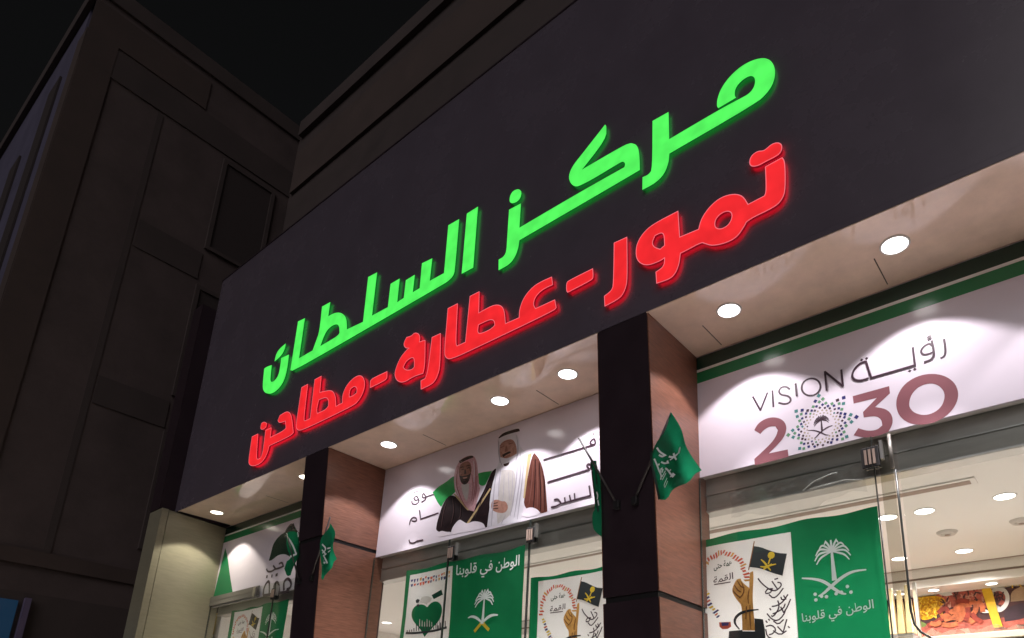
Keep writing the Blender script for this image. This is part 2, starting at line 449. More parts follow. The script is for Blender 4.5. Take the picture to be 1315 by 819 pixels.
green = [
    [Z1([(150, 580), (165, 568), (199, 556), (190, 640), (191, 662), (202, 670), (225, 652), (245, 620), (256, 560), (262, 510), (312, 487), (302, 575), (282, 655), (245, 712), (200, 745), (160, 742), (142, 720), (140, 680)])],
    [Z1([(218, 532), (226, 490), (247, 452), (291, 414), (287, 445), (264, 492)])],
    # the long joined stroke with its uprights
    [Z1([(372, 270), (417, 248), (378, 512), (468, 460), (490, 400), (513, 335), (530, 172), (584, 142), (570, 236), (612, 213), (648, 210), (678, 228), (692, 262), (693, 322)])
     + Z2([(119, 742), (149, 480), (201, 453), (171, 706), (264, 656), (280, 520), (333, 489), (318, 628), (357, 602), (369, 499), (421, 467), (409, 570), (450, 545), (463, 400), (523, 371), (508, 503), (592, 457), (617, 178), (680, 142), (656, 430), (648, 470), (620, 500), (588, 522)])
     + Z1([(345, 594), (322, 590)]),
     Z1([(518, 432), (540, 370), (560, 330), (590, 300), (625, 285), (643, 298), (645, 345), (630, 367)])],
    [Z2([(725, 110), (790, 69), (762, 425), (695, 461)])],
    # kaf and zay
    [Z3([(138, 488), (200, 455), (192, 583), (510, 396), (745, 264), (750, 245), (738, 233), (720, 240), (580, 325), (520, 356), (490, 368), (462, 352), (450, 312), (470, 260), (530, 185), (643, 40), (650, 48), (648, 115), (520, 278), (740, 150), (775, 138)])
     + Z4([(45, 522), (70, 530), (82, 570), (84, 655), (0, 705)])
     + Z3([(192, 648), (186, 690), (170, 735), (140, 775), (83, 806), (83, 750), (108, 737), (124, 710), (128, 640)])],
    [Z3([(140, 435), (145, 410), (160, 388), (187, 378), (203, 390), (201, 418), (185, 443), (158, 455), (143, 450)])],
    # meem and reh
    [Z4([(148, 410), (228, 365), (231, 502), (482, 354), (580, 302), (635, 272), (660, 235), (663, 195), (640, 180), (595, 205), (562, 245), (558, 283), (566, 293), (478, 345), (470, 338), (472, 300), (492, 245), (540, 180), (610, 122), (690, 92), (740, 103), (764, 150), (756, 215), (722, 270), (668, 320), (232, 573), (228, 620), (205, 678), (160, 722), (97, 755), (98, 692), (130, 678), (147, 650)])],
]
sign('sign_lettering', 'large glowing green Arabic lettering, upper row on the dark fascia', green, M['gface'], M['gside'], M['gback'], dep=.025)
red = [
    [Z5([(258, 555), (345, 512), (368, 490), (365, 440), (320, 455), (312, 435), (325, 402), (370, 373), (395, 380), (408, 410), (420, 520), (402, 542), (250, 614), (238, 660), (215, 710), (180, 742), (140, 757), (112, 748), (105, 720), (130, 550), (172, 530), (160, 690), (168, 712), (192, 698), (207, 655), (225, 506), (266, 487)])],
    [Z5([(190, 485), (196, 457), (215, 445), (233, 456), (228, 482), (208, 500), (192, 497)])],
    [Z5([(478, 205), (521, 182), (492, 430), (500, 442), (538, 422), (570, 150), (616, 125), (605, 240), (680, 222), (705, 240), (716, 275), (718, 338), (765, 312), (763, 283), (770, 240), (800, 180), (850, 132), (890, 118), (915, 140), (922, 190), (905, 250), (870, 305), (838, 332), (585, 456), (470, 508), (445, 500), (438, 470)]),
     Z5([(588, 387), (582, 360), (598, 292), (648, 272), (668, 290), (665, 335), (645, 362)]),
     Z5([(812, 272), (812, 240), (820, 215), (846, 195), (868, 207), (864, 242), (838, 265)])],
    [Z6([(30, 660), (46, 643), (140, 599), (138, 642), (122, 660), (28, 706)])],
    [Z6([(250, 430), (252, 405), (268, 375), (302, 365), (318, 345), (345, 348), (357, 372), (352, 405), (390, 393), (388, 560), (375, 612), (312, 632), (250, 672), (210, 665), (190, 632), (193, 590), (225, 510), (268, 458), (285, 445), (266, 447)]),
     Z6([(245, 570), (265, 530), (300, 506), (320, 512), (318, 570), (302, 588), (262, 592)])],
    [Z6([(435, 375), (491, 349), (488, 560), (471, 630), (440, 680), (363, 716), (362, 660), (390, 645), (408, 600)])],
    [Z6([(540, 185), (603, 153), (590, 412), (600, 432), (655, 406), (685, 105), (746, 74), (742, 215), (830, 165), (880, 160), (910, 190), (918, 285), (1008, 245), (1010, 190), (1040, 110), (1100, 40), (1160, 5), (1222, -22), (1228, 28), (1160, 60), (1112, 108), (1100, 160), (1116, 186), (1242, 128), (1252, 178), (1235, 200), (740, 436), (560, 520), (525, 510), (516, 470)]),
     Z6([(734, 338), (740, 292), (815, 256), (845, 263), (848, 295), (822, 322), (748, 354)])],
    [Z7([(175, 590), (191, 570), (386, 473), (392, 540), (376, 565), (184, 664), (174, 650)])],
    [Z7([(560, 265), (663, 218), (667, 560), (650, 640), (610, 710), (485, 776), (481, 695), (540, 650), (555, 600)])],
    [Z7([(735, 340), (745, 270), (790, 190), (870, 115), (1076, 8), (1090, 218)])
     + Z8([(75, 580), (90, 520), (140, 450), (200, 402), (270, 383), (320, 396), (348, 443), (440, 395), (450, 368), (445, 235), (537, 184), (553, 205), (555, 360), (540, 410), (500, 455), (345, 528), (328, 562), (290, 620), (230, 655), (150, 672), (108, 658), (90, 652), (0, 700)])
     + Z7([(1096, 348), (1085, 440), (1050, 520), (1000, 560), (904, 591), (898, 500), (950, 465), (968, 430), (968, 384), (935, 408), (840, 446), (780, 435), (744, 398)]),
     Z7([(865, 262), (890, 205), (940, 180), (965, 195), (968, 285), (932, 316), (882, 300)]),
     Z8([(163, 552), (170, 520), (200, 490), (237, 477), (261, 490), (258, 527), (235, 562), (195, 581), (169, 573)])],
    [Z8([(355, 212), (365, 175), (400, 148), (430, 147), (447, 138), (480, 108), (515, 99), (537, 114), (533, 150), (505, 175), (450, 202), (400, 230), (367, 232)])],
]
sign('sign_lettering', 'glowing red Arabic lettering with two hyphens, lower row on the dark fascia', red, M['rface'], M['rside'], M['rback'], M['rtrim'])

# ------------------------------------------------------------------ soffit downlights
def downlight(x, y, z, label, group, r=.066, power=46, col=(1, .95, .95), lens='lamp', spot=104, name='ceiling_light', blend=.22, beam=0):
    t = thing(name, label, 'ceiling light', (x, y, z), group)
    q = MB(); q.lathe((x, y, z), [(r * .90, .0), (r * .91, -.005), (r * 1.02, -.005), (r * 1.06, -.0015), (r * 1.06, .001)]); q.build('rim', M['rim'], t, smooth=True)
    q = MB(); k = 28
    q.face([(x + r * .92 * math.cos(-2 * math.pi * i / k), y + r * .92 * math.sin(-2 * math.pi * i / k), z - .003) for i in range(k)]); q.build('diffuser', M[lens], t)
    if power:
        ld = bpy.data.lights.new('lamp', 'SPOT'); ld.energy = power; ld.color = col; ld.spot_size = R(spot); ld.spot_blend = blend; ld.shadow_soft_size = .022
        lo = bpy.data.objects.new('lamp', ld); COL.objects.link(lo); lo.location = (0, 0, -.008); lo.parent = t
        if beam:
            l2 = bpy.data.lights.new('lamp', 'SPOT'); l2.energy = beam; l2.color = col; l2.spot_size = R(50); l2.spot_blend = .7; l2.shadow_soft_size = .03
            lo = bpy.data.objects.new('lamp', l2); COL.objects.link(lo); lo.location = (0, 0, -.01); lo.parent = t
    return t
G1 = 'downlights in the soffit over the shop front'
YD = 3.075
for x, lab, pw, cl, ln in (
        (-.543, 'round soffit downlight above the brown digits 30 of the right banner', 48, (1, .93, .95), 'lamp'),
        (-1.414, 'round soffit downlight nearest the wide pillar, over the word VISION', 48, (1, .93, .95), 'lamp'),
        (-2.563, 'round soffit downlight of the middle bay closest to the wide pillar', 48, (1, .95, .97), 'lamp'),
        (-3.176, 'round soffit downlight above the taller printed man in white', 41, (1, .95, .97), 'lamp'),
        (-4.425, 'round soffit downlight of the middle bay nearest the narrow brown pillar', 46, (1, .95, .95), 'lamp'),
        (-7.32, 'warm soffit downlight beside the greige end wall of the left bay', 43, (1, .93, .76), 'lampw'),
        (-5.625, 'warm soffit downlight half hidden at the edge of the narrow dark pillar', 31, (1, .93, .76), 'lampw'),
        (.33, 'round soffit downlight at the right end beyond the digits', 48, (1, .93, .95), 'lamp')):
    downlight(x, YD, ZS, lab, G1, power=pw, col=cl, lens=ln, beam=pw * (1.2 if x < -5 else 4.5))

# ------------------------------------------------------------------ banners over the doors
def px_strokes(mb, lines, wd, Y, conv, layer=1, closed=False, taper=False):
    for i, ln in enumerate(lines):
        mb.stroke(pl(conv(ln), Y), wd, Y - .0006 * layer - .00003 * i, closed=closed, taper=taper)
def circ(cx, cy, rx, ry=None, n=14, rot=0):
    ry = ry or rx; o = []
    for i in range(n):
        a = 2 * math.pi * i / n; u, v = rx * math.cos(a), ry * math.sin(a)
        o.append((cx + u * math.cos(rot) - v * math.sin(rot), cy + u * math.sin(rot) + v * math.cos(rot)))
    return o
ZB0 = 3.192
def banner(label, x0, x1, ztop=ZS - .006, ZB0=ZB0):
    t = thing('banner', label, 'banner', ((x0 + x1) / 2, YB, ZB0))
    q = MB(); q.box((x0, YB, ZB0), (x1, YB + .016, ztop)); q.build('panel', M['banner'], t)
    return t
def stripes(t, x0, x1):
    q = MB(); q.poly([[(x0, 3.905), (x1, 3.905), (x1, 3.99), (x0, 3.99)]], YB - .0006); q.build('stripe', M['bdark'], t)
    q = MB(); q.poly([[(x0, 3.887), (x1, 3.887), (x1, 3.9045), (x0, 3.9045)]], YB - .0012); q.build('stripe', M['cprint'], t)
    q = MB(); q.poly([[(x0, 3.812), (x1, 3.812), (x1, 3.8865), (x0, 3.8865)]], YB - .0006); q.build('stripe', M['bstripe'], t)

# right banner
bx0, bx1 = bays[2]
t = banner('white banner reading VISION 2030 with green top stripe, right of the wide pillar', bx0 + .004, bx1 - .004)
stripes(t, bx0 + .006, bx1 - .006)
V = lambda p: zm(950, 420, 4.534, p)
q = MB(); px_strokes(q, [[(75, 405), (121, 487), (162, 380)]], .0125, YB, V)
q.v = []; q.f = []; q.mi = []
def seg(ln, wd=.0110): q.stroke(pl(V(ln), YB), wd, YB - .0008 - .00003 * len(q.f), sm=0)
def cur(ln, wd=.0110): q.stroke(pl(V(ln), YB), wd, YB - .0008 - .00003 * len(q.f), sm=3)
seg([(75, 403), (122, 487)]); seg([(120, 487), (162, 380)]); seg([(190, 368), (196, 466)])
cur([(292, 362), (270, 345), (240, 350), (226, 375), (240, 395), (275, 398), (299, 415), (292, 440), (262, 450), (225, 440)])
seg([(325, 328), (333, 403)])
q.stroke(pl(V(circ(415, 349, 56, 50, 18, -.35)), YB), .0100, YB - .0012, closed=True, sm=1)
seg([(507, 372), (497, 257)]); seg([(496, 260), (602, 346)]); seg([(603, 348), (592, 248)])
q.build('lettering', M['ink'], t)
q = MB()
cur([(1189, 68), (1196, 110), (1198, 150), (1190, 172), (1168, 182)])
cur([(1123, 110), (1105, 95), (1075, 108), (1052, 140), (1065, 162), (1100, 158), (1128, 145)])
cur([(1118, 78), (1128, 130), (1132, 165), (1115, 192), (1072, 205)])
cur([(1114, 52), (1096, 56), (1095, 66), (1112, 66), (1092, 76)], .009)
seg([(1008, 118), (1021, 228)]); seg([(1023, 222), (762, 298)]); seg([(768, 300), (735, 198)])
cur([(735, 200), (700, 212), (668, 245), (653, 285), (668, 308), (705, 314), (752, 298)])
for c in ((990, 255), (1019, 246), (710, 191), (738, 183)):
    a = pl(V([c]), YB)[0]; q.poly([[(a[0] - .009, a[1]), (a[0], a[1] - .009), (a[0] + .009, a[1]), (a[0], a[1] + .009)]], YB - .0008)
q.build('lettering', M['ink'], t)
two = V([(85, 600), (105, 562), (150, 532), (200, 523), (245, 535), (270, 565), (272, 605), (250, 655), (170, 735), (280, 712), (284, 756), (88, 805), (85, 768), (180, 680), (212, 635), (222, 600), (207, 578), (172, 578), (138, 600), (120, 622)])
three = V([(658, 402), (870, 343), (875, 385), (788, 465), (850, 475), (886, 508), (893, 560), (865, 610), (800, 637), (722, 645), (663, 630), (690, 588), (740, 604), (798, 600), (830, 572), (825, 537), (790, 516), (722, 526), (718, 494), (798, 412), (663, 445)])
zero_o = V([(908, 450), (920, 390), (960, 330), (1030, 286), (1110, 269), (1190, 280), (1250, 320), (1275, 378), (1265, 440), (1225, 500), (1150, 552), (1060, 571), (980, 560), (925, 515)])
zero_i = V([(985, 440), (1000, 390), (1040, 347), (1100, 326), (1150, 334), (1185, 365), (1195, 405), (1180, 455), (1140, 495), (1080, 515), (1020, 502), (990, 472)])
for lp in ([two], [three], [zero_o, zero_i]):
    q = MB(); q.poly([chaikin(pl(l, YB), 2, 45) for l in lp], YB - .0007); q.build('numeral', M['plum'], t)
# dotted rosette emblem between the digits
e = thing  # (the emblem is a part of the banner)
c0 = pl(V([(475, 577)]), YB)[0]
q = MB()
for k in range(7):
    rr = .076 + .0148 * k
    for j in range(24):
        a = 2 * math.pi * (j + .5 * (k % 2)) / 24
        wob = 1 + .10 * math.cos(8 * a) * (k / 6)
        x = c0[0] + rr * wob * math.cos(a); z = c0[1] + rr * wob * math.sin(a) * 1.0
        if k >= 5 and math.cos(8 * a) < -.1: continue
        s_ = .0038 + .0009 * k
        if z - s_ < ZB0 + .004: continue
        ca, sa = math.cos(a + .78), math.sin(a + .78)
        mi = [4, 4, 3, 0, 2, 1, random.choice((0, 1, 2))][k] if random.random() < .75 else random.choice((0, 1, 2, 3))
        q.poly([[(x + s_ * (u * ca - v * sa), z + s_ * (u * sa + v * ca)) for u, v in ((-1, -1), (1, -1), (1, 1), (-1, 1))]], YB - .0008, mi)
q.build('rosette', [M['navy'], M['teal'], M['pgreen'], M['ink'], M['beige']], t)

def palm(mb, cx, cz, h, w_, Y, mi=0, n=11, thick=.10):
    """palm tree emblem: trunk of height h under a crown of drooping fronds"""
    mb.poly([[(cx - w_ * .13, cz - h), (cx + w_ * .13, cz - h), (cx + w_ * .06, cz), (cx - w_ * .06, cz)]], Y, mi)
    for i in range(n):
        a = R(-24 + 228 * i / (n - 1))
        dx, dz = math.cos(a), math.sin(a)
        p = [(cx - dx * w_ * .06, cz - dz * w_ * .06), (cx + dx * w_ * .34, cz + dz * w_ * .34 + .04 * w_), (cx + dx * w_ * .70, cz + dz * w_ * .62), (cx + dx * w_ * .92, cz + dz * w_ * .60 - .34 * w_ * abs(dx))]
        mb.stroke(p, w_ * thick * 1.25, Y - .00004 * (i + 1), mi, taper=True)
q = MB(); palm(q, c0[0] + .002, c0[1] + .035, .06, .045, YB - .0008)
px_strokes(q, [[(398, 602), (430, 600), (470, 612), (500, 628), (518, 628)], [(540, 572), (510, 582), (470, 612), (445, 640), (434, 648)]], .0075, YB, V, 1.6, taper=True)
q.build('emblem', M['ink'], t)

# middle banner: two printed men in front of a green map, lines of Arabic
bx0, bx1 = bays[1]
t = banner('white banner with two printed men in robes and a green map, middle bay', bx0 + .010, bx1 - .004)
F = lambda p: zm(540, 540, 4.818, p)
prn = {k: mat('print_' + k, c, .22, var=v, scale=sc) for k, c, v, sc in (
    ('map', (.03, .30, .08), .25, 6), ('bisht', (.022, .014, .016), .2, 8), ('brown_cloak', (.13, .045, .035), .25, 14), ('robe', (.64, .62, .68), .10, 14), ('thobe', (.50, .47, .46), .10, 18),
    ('face', (.38, .20, .155), .25, 34), ('face_shade', (.25, .11, .08), .25, 30), ('beard', (.035, .02, .018), .2, 20), ('scarf', (.56, .33, .36), .25, 60), ('gold', (.50, .37, .20), .1, 20), ('cloud', (.78, .72, .80), .05, 6))}
LAY = [0]
def pr(name, polys, key, parent, sm=2):
    q = MB()
    for lp in polys:
        LAY[0] += 1
        q.poly([chaikin(pl(F(lp), YB), sm, 80)], YB - .0005 - .00005 * LAY[0])
    return q.build(name, prn[key], parent)
pr('printed_map', [[(75, 445), (110, 408), (160, 380), (205, 340), (230, 350), (228, 430), (190, 465), (155, 485), (128, 535), (108, 510), (88, 470)],
                   ], 'map', t)
pr('printed_map', [[(350, 330), (385, 318), (442, 312), (415, 370), (400, 405), (360, 400)]], 'map', t)
m1 = pr('printed_man', [[(95, 690), (100, 640), (118, 575), (148, 495), (188, 456), (235, 480), (290, 560), (332, 545), (400, 420), (440, 310), (480, 290), (470, 330), (440, 430), (425, 560), (412, 660), (300, 680), (195, 692)]], 'bisht', t)
pr('headscarf', [[(205, 330), (235, 255), (275, 222), (325, 212), (348, 245), (358, 330), (362, 400), (372, 425), (332, 562), (290, 552), (240, 480), (212, 440)]], 'scarf', m1)
pr('thobe', [[(252, 395), (302, 390), (296, 470), (285, 500), (262, 455)]], 'thobe', m1)
pr('face', [[(243, 275), (270, 255), (305, 250), (320, 300), (302, 370), (276, 396), (250, 382), (236, 325)]], 'face_shade', m1)
pr('beard', [[(240, 340), (262, 345), (300, 335), (313, 320), (303, 375), (276, 400), (250, 386)]], 'beard', m1)
pr('mouth', [[(262, 352), (290, 347), (288, 356), (264, 360)]], 'face', m1)
pr('eye', [[(252, 302), (270, 297), (270, 303), (253, 308)], [(285, 293), (304, 287), (304, 294), (286, 299)], [(273, 303), (280, 300), (284, 328), (270, 332)]], 'beard', m1)
pr('head_cord', [[(238, 250), (275, 228), (322, 213), (330, 228), (280, 246), (245, 268)]], 'beard', m1)
pr('gold_trim', [[(205, 455), (216, 450), (300, 552), (292, 560)]], 'gold', m1)
m2 = pr('printed_man', [[(478, 130), (485, 100), (520, 82), (585, 68), (606, 100), (612, 150), (640, 190), (690, 200), (672, 300), (645, 500), (622, 625), (412, 660), (430, 560), (425, 425), (455, 310), (488, 270), (482, 190)]], 'robe', t)
pr('cloak', [[(648, 440), (672, 300), (692, 215), (706, 200), (738, 238), (768, 335), (778, 450), (786, 562), (742, 578), (636, 545)]], 'brown_cloak', m2)
pr('cloak', [[(462, 295), (472, 300), (436, 430), (424, 560), (410, 658), (365, 650), (300, 632), (370, 500), (428, 340)]], 'bisht', m2)
pr('thobe', [[(502, 310), (582, 295), (592, 400), (570, 560), (540, 600), (478, 640), (470, 560), (484, 460)]], 'thobe', m2)
pr('gold_trim', [[(664, 210), (690, 200), (668, 310), (646, 480), (636, 480), (655, 300)], [(430, 418), (437, 424), (298, 640), (288, 632)]], 'gold', m2)
pr('face', [[(486, 155), (520, 122), (570, 112), (594, 150), (598, 205), (582, 255), (560, 282), (524, 284), (496, 245)]], 'face', m2)
pr('beard', [[(496, 226), (535, 238), (596, 205), (584, 258), (560, 286), (522, 288), (500, 262)]], 'robe', m2)
pr('beard', [[(506, 212), (530, 198), (556, 188), (560, 200), (532, 212), (512, 228)], [(514, 268), (540, 262), (552, 254), (548, 274), (530, 284), (516, 282)]], 'beard', m2)
pr('mouth', [[(514, 226), (555, 208), (556, 218), (520, 236)]], 'face_shade', m2)
pr('eye', [[(494, 166), (520, 152), (520, 160), (496, 173)], [(544, 143), (572, 133), (573, 141), (545, 151)], [(527, 160), (537, 156), (543, 190), (522, 196)]], 'face_shade', m2)
pr('head_cord', [[(482, 108), (508, 78), (560, 60), (612, 46), (616, 66), (566, 78), (512, 96), (486, 112)]], 'beard', m2)
pr('hand', [[(440, 505), (455, 492), (478, 488), (500, 500), (530, 498), (546, 540), (524, 572), (488, 572), (450, 560), (438, 540)]], 'face', m2)
pr('finger_line', [[(445, 512), (478, 506), (478, 511), (446, 517)], [(443, 528), (480, 522), (480, 527), (444, 533)], [(446, 544), (482, 540), (482, 545), (447, 549)]], 'beard', m2, 0)
pr('cloud', [[(188, 690), (205, 650), (240, 610), (262, 622), (290, 640), (330, 620), (390, 632), (402, 662), (330, 682), (260, 692), (200, 706)]], 'cloud', t)
pr('cloud', [[(628, 588), (640, 550), (680, 535), (720, 545), (742, 570), (722, 586), (660, 600)]], 'cloud', t)
pr('cloud', [[(100, 700), (130, 680), (160, 690), (190, 688), (190, 704), (110, 724)]], 'cloud', t)
prn['fold'] = mat('print_fold', (.40, .38, .44), .25, var=.1, scale=20); prn['fold_dark'] = mat('print_fold_dark', (.075, .045, .045), .25); prn['fold_red'] = mat('print_fold_red', (.33, .12, .13), .25); prn['cloak_hi'] = mat('print_cloak_light', (.18, .075, .06), .25)
def prs(name, lines, wd, key, parent):
    q = MB()
    for l_ in lines:
        LAY[0] += 1; q.stroke(pl(F(l_), YB), wd, YB - .0005 - .00005 * LAY[0], taper=True)
    q.build(name, prn[key], parent)
prs('fold', [[(498, 300), (488, 380), (482, 470)], [(602, 250), (596, 360), (580, 470), (556, 590)], [(620, 200), (622, 330), (600, 480), (580, 600)], [(646, 210), (630, 380), (612, 520), (600, 612)], [(470, 330), (456, 430), (446, 560), (440, 650)], [(600, 120), (606, 180), (596, 250)], [(486, 130), (484, 190), (494, 262)]], .012, 'fold', m2)
prs('fold', [[(520, 330), (516, 430), (510, 500)], [(545, 320), (548, 420), (552, 500)], [(570, 310), (572, 400), (560, 500)], [(530, 580), (510, 620), (500, 640)]], .007, 'fold', m2)
prs('fold', [[(722, 250), (728, 380), (724, 540)], [(744, 270), (756, 400), (760, 560)], [(700, 250), (690, 400), (672, 520)]], .011, 'cloak_hi', m2)
prs('fold', [[(712, 240), (710, 400), (700, 540)], [(736, 260), (744, 420), (744, 560)], [(764, 340), (770, 450), (772, 560)]], .008, 'bisht', m2)
prs('fold', [[(225, 330), (222, 400), (250, 480), (285, 540)], [(340, 260), (346, 330), (340, 420), (325, 520)], [(352, 340), (350, 400), (340, 480)], [(238, 280), (226, 340), (228, 400)], [(318, 330), (330, 400), (318, 500)]], .009, 'fold_red', m1)
prs('fold', [[(330, 250), (336, 300), (332, 380)], [(218, 350), (216, 410), (240, 465)]], .007, 'robe', m1)
prs('fold', [[(160, 510), (140, 580), (130, 660)], [(200, 480), (210, 560), (190, 640)], [(250, 520), (250, 590), (236, 612)], [(410, 420), (370, 520), (340, 600)]], .008, 'fold_dark', m1)
prs('face_line', [[(248, 292), (262, 286), (272, 290)], [(284, 284), (298, 278), (308, 280)], [(254, 334), (262, 330)], [(306, 290), (312, 320)]], .006, 'bisht', m1)
prs('face_line', [[(490, 158), (505, 148), (522, 146)], [(542, 138), (560, 130), (576, 128)], [(500, 196), (508, 206), (504, 222)], [(572, 172), (580, 190), (574, 206)], [(505, 140), (540, 126), (566, 120)]], .005, 'face_shade', m2)
prs('headscarf_edge', [[(482, 118), (484, 170), (494, 250), (512, 290)], [(596, 92), (606, 150), (602, 210), (585, 268)]], .008, 'fold', m2)
q = MB(); U = lambda p: zm(460, 560, 3.158, p)
def ln(pts, wd=.0125, conv=U, sm=2): q.stroke(pl(conv(pts), YB), wd, YB - .0010 - .00003 * len(q.f), sm=sm)
ln([(247, 262), (238, 240), (226, 252), (232, 262), (247, 256), (245, 270), (232, 278), (218, 274), (218, 262)])
ln([(276, 248), (266, 230), (258, 242), (264, 252), (276, 247), (272, 260), (256, 268)]); ln([(274, 247), (308, 236)], .0125, U, 0)
ln([(228, 226), (231, 229)], .014, U, 0); ln([(238, 222), (241, 225)], .014, U, 0)
ln([(209, 360), (211, 342), (224, 328), (238, 334), (236, 346), (218, 344)]); ln([(249, 300), (254, 338)], .0125, U, 0); ln([(252, 337), (326, 312)], .0125, U, 0)
ln([(207, 420), (210, 433), (226, 434), (242, 424)]); ln([(240, 426), (264, 421)], .014, U, 0)
U2 = lambda p: zm(690, 540, 5.12, p)
ln([(383, 155), (380, 118), (358, 128), (346, 150), (362, 160), (384, 155)], .0135, U2); ln([(384, 157), (42, 260)], .0135, U2, 0); ln([(367, 92), (373, 90)], .02, U2, 0)
ln([(345, 322), (325, 300), (335, 285), (355, 290), (352, 320)], .0135, U2); ln([(345, 322), (68, 407)], .0135, U2, 0)
ln([(343, 428), (352, 496)], .0135, U2, 0); ln([(353, 494), (246, 522)], .0135, U2, 0); ln([(246, 478), (250, 522), (222, 530), (214, 490)], .0125, U2, 0); ln([(224, 530), (186, 540), (182, 505)], .0125, U2, 0); ln([(188, 540), (158, 548)], .0125, U2, 0)
ln([(112, 522), (138, 514), (160, 546), (122, 566), (92, 570)], .0125, U2)
q.build('lettering', M['ink'], t)

# left banner
bx0, bx1 = bays[0]
t = banner('white banner with dark green map and stacked black letters, left bay by end wall', bx0 - .115, bx1 - .004, ZB0=3.075)
stripes(t, bx0 - .113, bx1 - .006)
L1 = lambda p: zm(330, 660, 5.15, p)
K6 = lambda p: zm(260, 640, 4.575, p)
q = MB(); q.poly([chaikin(pl(K6([(62, 590), (134, 290), (148, 340), (160, 440), (184, 590)]), YB), 1)], YB - .0007); q.build('green_corner', M['bstripe'], t)
q = MB(); q.poly([chaikin(pl(L1([(78, 310), (95, 250), (108, 195), (150, 140), (190, 118), (214, 80), (242, 60), (262, 110), (290, 130), (300, 250), (240, 300), (190, 262), (140, 270), (100, 305)]), YB), 2)], YB - .0007); q.build('printed_map', M['bdark'], t)
q = MB()
def l1(pts, wd=.028, sm=2): q.stroke(pl(L1(pts), YB), wd, YB - .0012 - .00003 * len(q.f), sm=sm)
l1([(42, 535), (46, 490), (66, 450), (84, 442), (82, 535)]); l1([(40, 540), (215, 512)], .03, 0); l1([(112, 525), (112, 470), (132, 445), (148, 468), (150, 520)])
l1([(180, 505), (176, 450), (205, 422), (230, 452), (222, 490), (196, 500)], .03); l1([(62, 415), (72, 413)], .03, 0); l1([(96, 411), (104, 409)], .03, 0); l1([(124, 404), (138, 400)], .03, 0)
l1([(64, 362), (72, 382), (100, 380), (124, 362), (108, 340)], .020); l1([(118, 365), (150, 358), (176, 345), (168, 318), (146, 330)], .020); l1([(190, 118), (205, 90), (232, 62), (244, 100)], .02)
q.build('lettering', M['ink'], t)

# ------------------------------------------------------------------ glass fronts
def glass(x0, x1, z0, z1, parent, y=3.372, name='glass_pane'):
    q = MB(); q.box((x0, y - .005, z0), (x1, y + .005, z1)); o = q.build(name, M['glass'], parent)
    q = MB(); q.box((x0 - .0055, y - .006, z0), (x0 - .0005, y + .006, z1)); q.box((x1 + .0005, y - .006, z0), (x1 + .0055, y + .006, z1)); q.build('pane_edge', M['gedge'], o)
    return o
def clamp(x, z, parent, wd=.075, h=.11):
    q = MB(); q.box((x - wd / 2, 3.345, z - h / 2), (x + wd / 2, 3.362, z + h / 2)); q.box((x - wd / 2 + .006, 3.382, z - h / 2 + .006), (x + wd / 2 - .006, 3.402, z + h / 2 - .006)); o = q.build('patch_fitting', M['black'], parent, bevel=.004)
    q = MB()
    for k in range(3): q.box((x - .026 + .02 * k, 3.339, z - h * .36), (x - .014 + .02 * k, 3.3445, z + h * .36))
    q.build('fitting_screw', M['slot'], o)
    q = MB(); q.box((x + wd / 2 + .004, 3.35, z - .02), (x + wd / 2 + .018, 3.375, z + h * .72)); q.build('bracket', M['alum'], o)
for i, (xs, cl) in enumerate(((( -7.74, -6.44, -5.22), (-6.414,)), ((-4.87, -3.93, -3.10, -2.14), (-3.88, -3.078)), ((-1.785, -.813), (-.825,)))):
    lab = ('clear glass shop front of the left bay beside the end wall', 'clear glass shop front of the middle bay between the two pillars', 'clear glass fixed pane right of the wide pillar, covered by a national flag cloth')[i]
    t = thing('glass_front', lab, 'glass front', ((xs[0] + xs[-1]) / 2, 3.372, 0), 'frameless glass shop fronts')
    for a, b in zip(xs, xs[1:]): glass(a + .006, b - .006, .05, 3.18, t)
    for c in cl: clamp(c, 3.062, t, .085 if i == 2 else .065)
q = MB(); q.box((-7.735, 3.352, 3.085), (-6.72, 3.364, 3.185)); q.box((-7.735, 3.350, 3.135), (-6.72, 3.3515, 3.142))
t = thing('door_rail', 'grey metal rail across the top of the left glass, by the end wall', 'rail', (-7.2, 3.36, 3.1)); q.build('rail', M['slot2'], t)
q = MB(); q.box((-6.80, 3.335, 3.07), (-6.74, 3.3515, 3.17)); q.build('end_block', M['alum'], t, bevel=.003)
# right glass door with a dark rounded gasket
t = thing('glass_door', 'clear glass door with dark rounded edge strip at the right of the photo', 'door', (.1, 3.35, 0))
q = MB(); q.box((-.70, 3.355, .05), (.95, 3.365, 3.16)); q.build('glass_pane', M['glass'], t)
q = MB(); pth = [at(*p, 1, 3.352) for p in ((1150, 603), (1156, 655), (1164, 728), (1170, 785), (1174, 801), (1182, 811), (1196, 819), (1216, 827))]
q.tube(pth, .0055); q.build('edge_gasket', M['gedge'], t, smooth=True)
q = MB(); q.box((-.795, 3.385, .05), (-.735, 3.395, 3.15)); q.build('acrylic_strip', M['acryl'], t)
q = MB(); q.tube([Vector((-.728, 3.352, 3.16)), Vector((-.728, 3.352, 2.98))], .009); q.build('pivot_rod', M['slot2'], t, smooth=True)

